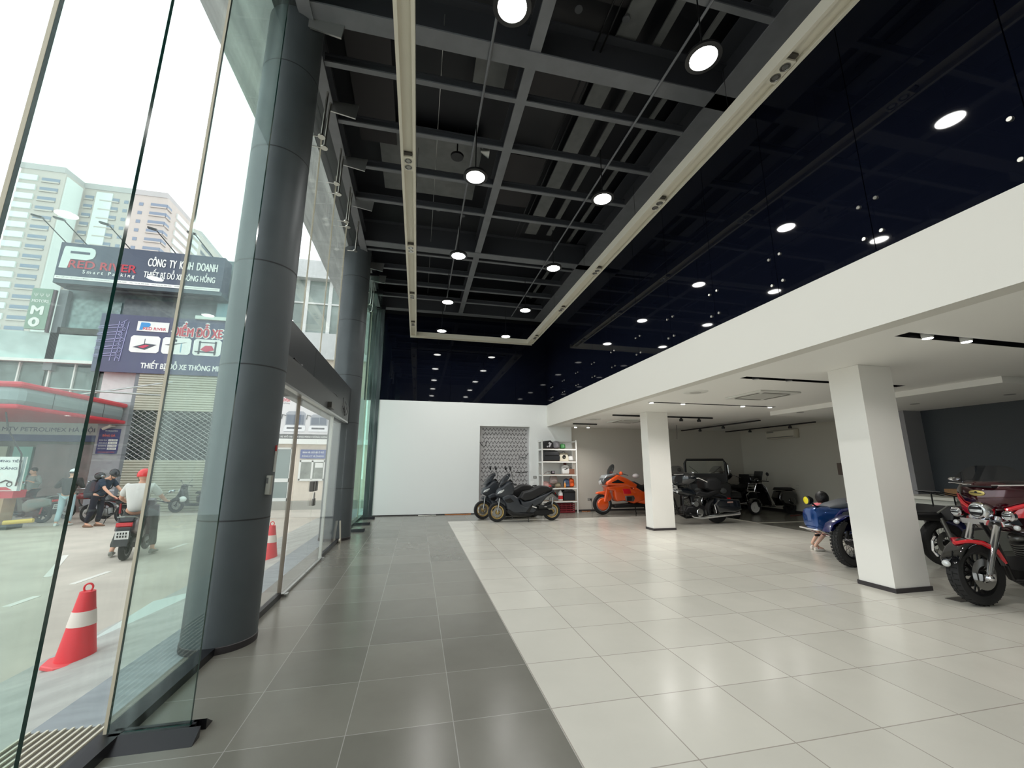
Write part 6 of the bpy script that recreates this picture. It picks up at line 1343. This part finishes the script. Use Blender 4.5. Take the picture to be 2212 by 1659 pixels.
def person(label, J, loc, rz, shirt, trousers, shoe_m, sc=1.0, skinm=skin, sleeve='short', trouser_len='long', hat=None, hair_on=True, shirt_name='t_shirt'):
    t = thing('person', label, 'person', loc, rz); t.scale = (sc, sc, sc)
    V = {k: Vector(v_) for k, v_ in J.items()}
    paths = [['pel','wai','che','nck','neb','jaw','hd','top']]
    for s_ in 'LR':
        paths += [['pel','hip'+s_,'kne'+s_,'cal'+s_,'ank'+s_,'toe'+s_], ['che','sho'+s_,'elb'+s_,'wri'+s_,'pal'+s_]]
    for s_ in 'LR': V['cal'+s_] = V['kne'+s_].lerp(V['ank'+s_], .3)
    V['neb'] = V['nck'].lerp(V['jaw'], .5)
    vs, es, rs = chain(V, paths, RAD)
    idx = {}
    # fingers
    for s_ in 'LR':
        w_, p_ = V['wri'+s_], V['pal'+s_]; d = (p_-w_).normalized(); side = d.cross(Vector((0,0,1))); side = side.normalized() if side.length > .1 else Vector((0,1,0)); up_ = side.cross(d)
        base = [i for i, v_ in enumerate(vs) if (v_-p_).length < 1e-6][0]
        for k, ln in ((-1.5,.055),(-.5,.068),(.5,.064),(1.5,.05)):
            a = p_+d*.03+side*k*.017; b_ = a+d*ln*.5-up_*.008; c_ = b_+d*ln*.4-up_*.022
            n0 = len(vs); vs += [a, b_, c_]; rs += [.009, .008, .007]; es += [(base, n0), (n0, n0+1), (n0+1, n0+2)]
        a = w_+d*.03+side*.03*(1 if s_ == 'L' else -1); b_ = a+d*.04+side*.012*(1 if s_ == 'L' else -1)-up_*.01
        wb_ = [i for i, v_ in enumerate(vs) if (v_-w_).length < 1e-6][0]
        n0 = len(vs); vs += [a, b_]; rs += [.011, .008]; es += [(wb_, n0), (n0, n0+1)]
    skinned('body', vs, es, rs, skinm, t)
    # head detail
    hd = V['hd']; f = (V['face']-hd).normalized() if 'face' in V else Vector((1,0,0)); up_ = (V['top']-V['jaw']).normalized(); sd = up_.cross(f).normalized()
    R3 = Matrix((f, sd, up_)).transposed()
    fm = MB(); k0 = 0
    fm.sph((0,0,0), (.098,.078,.118), 20).sph((.1,0,-.02), (.016,.012,.024), 8)
    for s_ in (1,-1): fm.sph((.0,s_*.08,-.015), (.02,.01,.03), 8)
    fm.v = [tuple(hd + R3 @ Vector(v_)) for v_ in fm.v]
    ho = fm.build('head', skinm, t)
    em = MB()
    for s_ in (1,-1): em.sph((.09,s_*.03,.012), (.01,.013,.008), 8)
    em.sph((.092,0,-.055), (.008,.022,.005), 8); em.v = [tuple(hd + R3 @ Vector(v_)) for v_ in em.v]; em.build('face_features', mat('eye_dark', (40,26,24), .4), ho)
    if hair_on:
        hm_ = MB().sph((-.012,0,.03), (.1,.086,.105), 20, zr=(-.55,1)); hm_.v = [tuple(hd + R3 @ Vector(v_)) for v_ in hm_.v]; wob(hm_, .004, 30).build('hair', hair, t)
    if hat:
        kind, hmt = hat
        if kind == 'helmet':
            q = MB().sph((-.005,0,.03), (.135,.12,.13), 24, zr=(-.35,1)).sph((.1,0,.04), (.07,.1,.012), 14)
        elif kind == 'cap':
            q = MB().sph((-.005,0,.035), (.112,.095,.1), 22, zr=(-.1,1)).sph((.13,0,.03), (.08,.075,.01), 14)
        q.v = [tuple(hd + R3 @ Vector(v_)) for v_ in q.v]; q.build(kind, hmt, t)
        if kind == 'helmet':
            q = MB().tube([(.0,.1,0),(.03,.075,-.08),(.05,0,-.125),(.03,-.075,-.08),(.0,-.1,0)], .006, 6); q.v = [tuple(hd + R3 @ Vector(v_)) for v_ in q.v]; q.build('chin_strap', black, t)
    # shirt
    up = {'che': .165, 'wai': .15, 'pel': .155, 'nck': .07, 'shoL': .085, 'shoR': .085, 'slL': .075, 'slR': .075}
    V2 = dict(V); fr = {'short': .62, 'long': 1}[sleeve]
    V2['chn'] = V['che'].lerp(V['nck'], .45); up['chn'] = .125
    if sleeve == 'short':
        for s_ in 'LR': V2['sl'+s_] = V['sho'+s_].lerp(V['elb'+s_], .8)
        P_ = [['pel','wai','che','chn','nck'], ['che','shoL','slL'], ['che','shoR','slR']]
    else:
        up.update(elbL=.06, elbR=.06, slL=.042, slR=.042)
        for s_ in 'LR': V2['sl'+s_] = V['wri'+s_].lerp(V['elb'+s_], .1)
        P_ = [['pel','wai','che','chn','nck'], ['che','shoL','elbL','slL'], ['che','shoR','elbR','slR']]
    V2['nck'] = V['che'].lerp(V['nck'], .9); V2['pel'] = V['pel'] - (V['wai']-V['pel']).normalized()*.05
    a, b_, c_ = chain(V2, P_, up); so_ = skinned(shirt_name, a, b_, c_, shirt, t)
    dn = {'pel': .14, 'hipL': .1, 'hipR': .1, 'kneL': .075, 'kneR': .075, 'enL': .065, 'enR': .065}
    V3 = dict(V); V3['pel'] = V['pel'].lerp(V['wai'], .5)
    for s_ in 'LR': V3['en'+s_] = V['kne'+s_].lerp(V['ank'+s_], .92 if trouser_len == 'long' else .05)
    a, b_, c_ = chain(V3, [['pel','hipL','kneL','enL'], ['pel','hipR','kneR','enR']], dn); skinned('trousers', a, b_, c_, trousers, t)
    for s_ in 'LR':
        d = V['toe'+s_]-V['ank'+s_]; h_ = math.atan2(d.y, d.x); c0 = V['ank'+s_].lerp(V['toe'+s_], .45)
        z0 = min(V['toe'+s_].z, V['ank'+s_].z)-.035
        MB().loft([((-.13,0,.035),.03,.03,'x'),((-.09,0,.045),.042,.045,'x'),((0,0,.035),.045,.035,'x'),((.09,0,.028),.048,.026,'x'),((.14,0,.02),.025,.014,'x')], 16, p=2.6).build('shoe', shoe_m, t).matrix_local = Matrix.Translation((c0.x, c0.y, z0)) @ Matrix.Rotation(h_, 4, 'Z')
    return t
# --- rider on the dark brown scooter (local x forward, origin at rear wheel contact of the scooter)
Jr = dict(pel=(.22,0,.9), wai=(.2,0,1.02), che=(.26,0,1.28), nck=(.32,0,1.42), jaw=(.36,0,1.49), hd=(.37,0,1.56), top=(.38,0,1.64), face=(.47,0,1.55),
    hipL=(.26,.1,.86), hipR=(.26,-.1,.86), kneL=(.68,.2,.8), kneR=(.68,-.2,.8), ankL=(.72,.2,.42), ankR=(.45,-.3,.1), toeL=(.86,.2,.38), toeR=(.6,-.33,.06),
    shoL=(.27,.19,1.36), shoR=(.27,-.19,1.36), elbL=(.45,.33,1.13), elbR=(.45,-.33,1.13), wriL=(.84,.33,1.02), wriR=(.84,-.33,1.02), palL=(.93,.33,1.02), palR=(.93,-.33,1.02))
Jr['ankL'] = (.42,.32,.12); Jr['toeL'] = (.56,.34,.06); Jr['kneL'] = (.6,.26,.62)
r_ = person('person in white t-shirt and red helmet riding the dark brown scooter', Jr, tuple(c1.location), c1.rotation_euler.z, mat('white_tshirt', (206,206,200), .8, bump=.3, bscale=9), mat('dark_trousers', (56,58,56), .8), mat('grey_sandal', (120,120,112), .6), hat=('helmet', mat('helmet_red', (214,30,36), .2)), hair_on=False)
# --- man with backpack leaning over a motorbike
Jm = dict(pel=(0,0,.9), wai=(.03,0,1.03), che=(.14,0,1.27), nck=(.22,0,1.4), jaw=(.29,0,1.45), hd=(.33,0,1.51), top=(.35,0,1.6), face=(.43,0,1.44),
    hipL=(0,.1,.85), hipR=(0,-.1,.85), kneL=(.04,.11,.46), kneR=(-.03,-.11,.46), ankL=(.0,.12,.08), ankR=(-.1,-.12,.08), toeL=(.15,.13,.035), toeR=(.05,-.13,.035),
    shoL=(.16,.19,1.33), shoR=(.16,-.19,1.33), elbL=(.34,.24,1.1), elbR=(.34,-.24,1.1), wriL=(.55,.24,.93), wriR=(.58,-.24,.9), palL=(.62,.23,.9), palR=(.65,-.23,.87))
mxp = gpx(200, 1138, GR)
mnp = person('person in dark blue shirt and black helmet with backpack leaning over a motorbike', Jm, (mxp[0], mxp[1], GR), -.15, mat('navy_shirt', (30,46,62), .8), mat('black_trousers', (26,28,38), .8), mat('sandal_tan', (120,90,70), .6), sc=1.0, hat=('helmet', mat('helmet_black', (34,36,40), .25)), hair_on=True)
bp = thing('backpack', 'dark grey backpack worn by the person leaning over the motorbike', 'backpack', (mxp[0], mxp[1], GR), -.15)
wob(MB().puff([(-.3,.82),(-.06,.84),(.0,1.1),(-.02,1.3),(-.14,1.36),(-.28,1.22),(-.34,1.0)], .16, .06), .01, 8).build('bag', mat('backpack_grey', (50,52,60), .7, bump=.3), bp)
for s_ in (1,-1): MB().tube([(-.06,.12*s_,1.3),(.08,.14*s_,1.45),(.24,.15*s_,1.36),(.2,.16*s_,1.12),(.0,.16*s_,.98)], .016, 6).build('strap', black, bp)
hb_ = thing('spare_helmet', 'black helmet resting on the backpack of the leaning person', 'helmet', (mxp[0]-.02, mxp[1], GR+1.42), -.15)
MB().sph((-.0,-.05,.05), (.13,.12,.11), 20).build('shell', mat('helmet_black', (34,36,40), .25), hb_); MB().sph((.08,-.05,.04), (.06,.09,.05), 12).build('visor', mirrorm, hb_)
# --- person in cap and jeans, seen from behind
Jc = dict(pel=(0,0,.92), wai=(0,0,1.05), che=(.02,0,1.3), nck=(.04,0,1.45), jaw=(.06,0,1.51), hd=(.07,0,1.58), top=(.07,0,1.66), face=(.17,0,1.56),
    hipL=(0,.1,.87), hipR=(0,-.1,.87), kneL=(.03,.12,.48), kneR=(.03,-.12,.48), ankL=(-.02,.14,.08), ankR=(-.02,-.14,.08), toeL=(.13,.16,.035), toeR=(.13,-.16,.035),
    shoL=(.02,.18,1.37), shoR=(.02,-.18,1.37), elbL=(.0,.32,1.14), elbR=(.0,-.32,1.14), wriL=(.18,.25,1.2), wriR=(.18,-.25,1.2), palL=(.25,.2,1.24), palR=(.25,-.2,1.24))
cp_ = gpx(133, 1136, GR)
person('person in white cap, black jacket and pale blue jeans standing with their back turned', Jc, (cp_[0], cp_[1], GR), pi/2+.2, mat('black_jacket', (24,26,28), .7), mat('pale_jeans', (160,186,192), .8, var=.1), mat('white_sneaker', (206,212,208), .6), sc=.98, sleeve='long', hat=('cap', mat('cap_white', (232,236,234), .6)), hair_on=True, shirt_name='jacket')
# --- station worker behind the dispenser
wk = gpx(60, 1118, GR)
Jw = {k: v_ for k, v_ in Jc.items()}
person('person with dark hair in grey clothes behind the fuel dispenser board', Jw, (wk[0]-.2, wk[1]+.2, GR), -pi/2-.4, mat('grey_shirt', (132,138,134), .8), mat('black_trousers', (26,28,38), .8), black, sc=1.0, sleeve='long')
# --- child behind the sidecar
Jg = dict(pel=(.02,0,.5), wai=(.05,0,.58), che=(.09,0,.72), nck=(.14,0,.80), jaw=(.18,0,.84), hd=(.2,0,.9), top=(.21,0,.96), face=(.29,0,.86),
    hipL=(-.03,.07,.47), hipR=(-.03,-.07,.47), kneL=(.1,.09,.3), kneR=(.08,-.08,.3), ankL=(-.06,.09,.1), ankR=(-.14,-.08,.08), toeL=(.08,.1,.035), toeR=(.02,-.09,.03),
    shoL=(.1,.1,.76), shoR=(.1,-.1,.76), elbL=(.2,.14,.62), elbR=(.2,-.14,.62), wriL=(.32,.1,.58), wriR=(.32,-.1,.58), palL=(.37,.09,.58), palR=(.37,-.09,.58))
RAD0 = dict(RAD)
for k_ in RAD: RAD[k_] = tuple(q*.62 for q in RAD[k_]) if isinstance(RAD[k_], tuple) else RAD[k_]*.62
def child():
    t = thing('child', 'small child with black hair and pink shirt crouching behind the blue sidecar', 'person', (7.14, 6.42, 0), -.2)
    V = {k: Vector(v_) for k, v_ in Jg.items()}
    for s_ in 'LR': V['cal'+s_] = V['kne'+s_].lerp(V['ank'+s_], .3)
    V['neb'] = V['nck'].lerp(V['jaw'], .5)
    paths = [['pel','wai','che','nck','neb','jaw','hd','top']]
    for s_ in 'LR': paths += [['pel','hip'+s_,'kne'+s_,'cal'+s_,'ank'+s_,'toe'+s_], ['che','sho'+s_,'elb'+s_,'wri'+s_,'pal'+s_]]
    a, b_, c_ = chain(V, paths, RAD); a = list(a)
    for s_ in 'LR':
        p_ = V['pal'+s_]; base = [i for i, v_ in enumerate(a) if (v_-p_).length < 1e-6][0]
        for k in (-1.5,-.5,.5,1.5):
            n0 = len(a); a += [p_+Vector((.018,k*.011,0)), p_+Vector((.045,k*.012,-.008))]; c_ += [.006, .005]; b_ += [(base,n0),(n0,n0+1)]
    skinned('body', a, b_, c_, skin2, t)
    hd = V['hd']; ho = MB().sph(tuple(hd), (.085,.075,.095), 20).sph(tuple(hd+Vector((.085,0,-.02))), (.01,.009,.014), 8).build('head', skin2, t)
    MB().sph(tuple(hd+Vector((.075,.025,.0))), (.008,.01,.006), 8).sph(tuple(hd+Vector((.075,-.025,.0))), (.008,.01,.006), 8).build('face_features', mat('eye_dark', (40,26,24), .4), ho)
    wob(MB().sph(tuple(hd+Vector((-.02,0,.015))), (.105,.105,.115), 24, zr=(-.8,1)), .006, 25).build('hair', hair, t)
    up = {'che': .105, 'wai': .095, 'pel': .1, 'nck': .05, 'shoL': .055, 'shoR': .055, 'slL': .05, 'slR': .05}
    V2 = dict(V)
    for s_ in 'LR': V2['sl'+s_] = V['sho'+s_].lerp(V['elb'+s_], .6)
    a, b_, c_ = chain(V2, [['pel','wai','che','nck'], ['che','shoL','slL'], ['che','shoR','slR']], up); skinned('t_shirt', a, b_, c_, mat('pink_shirt', (222,112,120), .8), t)
    V3 = dict(V)
    for s_ in 'LR': V3['en'+s_] = V['hip'+s_].lerp(V['kne'+s_], .8)
    a, b_, c_ = chain(V3, [['pel','hipL','enL'], ['pel','hipR','enR']], {'pel': .1, 'hipL': .065, 'hipR': .065, 'enL': .055, 'enR': .055}); skinned('shorts', a, b_, c_, mat('pink_shorts', (212,150,150), .8), t)
    for s_ in 'LR':
        c0 = V['ank'+s_].lerp(V['toe'+s_], .5)
        o = MB().loft([((-.09,0,.03),.02,.025,'x'),((-.06,0,.035),.03,.035,'x'),((0,0,.026),.032,.026,'x'),((.06,0,.02),.034,.02,'x'),((.09,0,.015),.018,.01,'x')], 16, p=2.6).build('shoe', mat('shoe_cream', (222,214,204), .6), t); o.location = (c0.x, c0.y, .0)
        MB().loft([((-.085,0,.045),.022,.012,'x'),((-.03,0,.05),.031,.014,'x')], 12).build('red_patch', mat('shoe_red', (200,40,60), .6), o)
child()
RAD.update(RAD0)
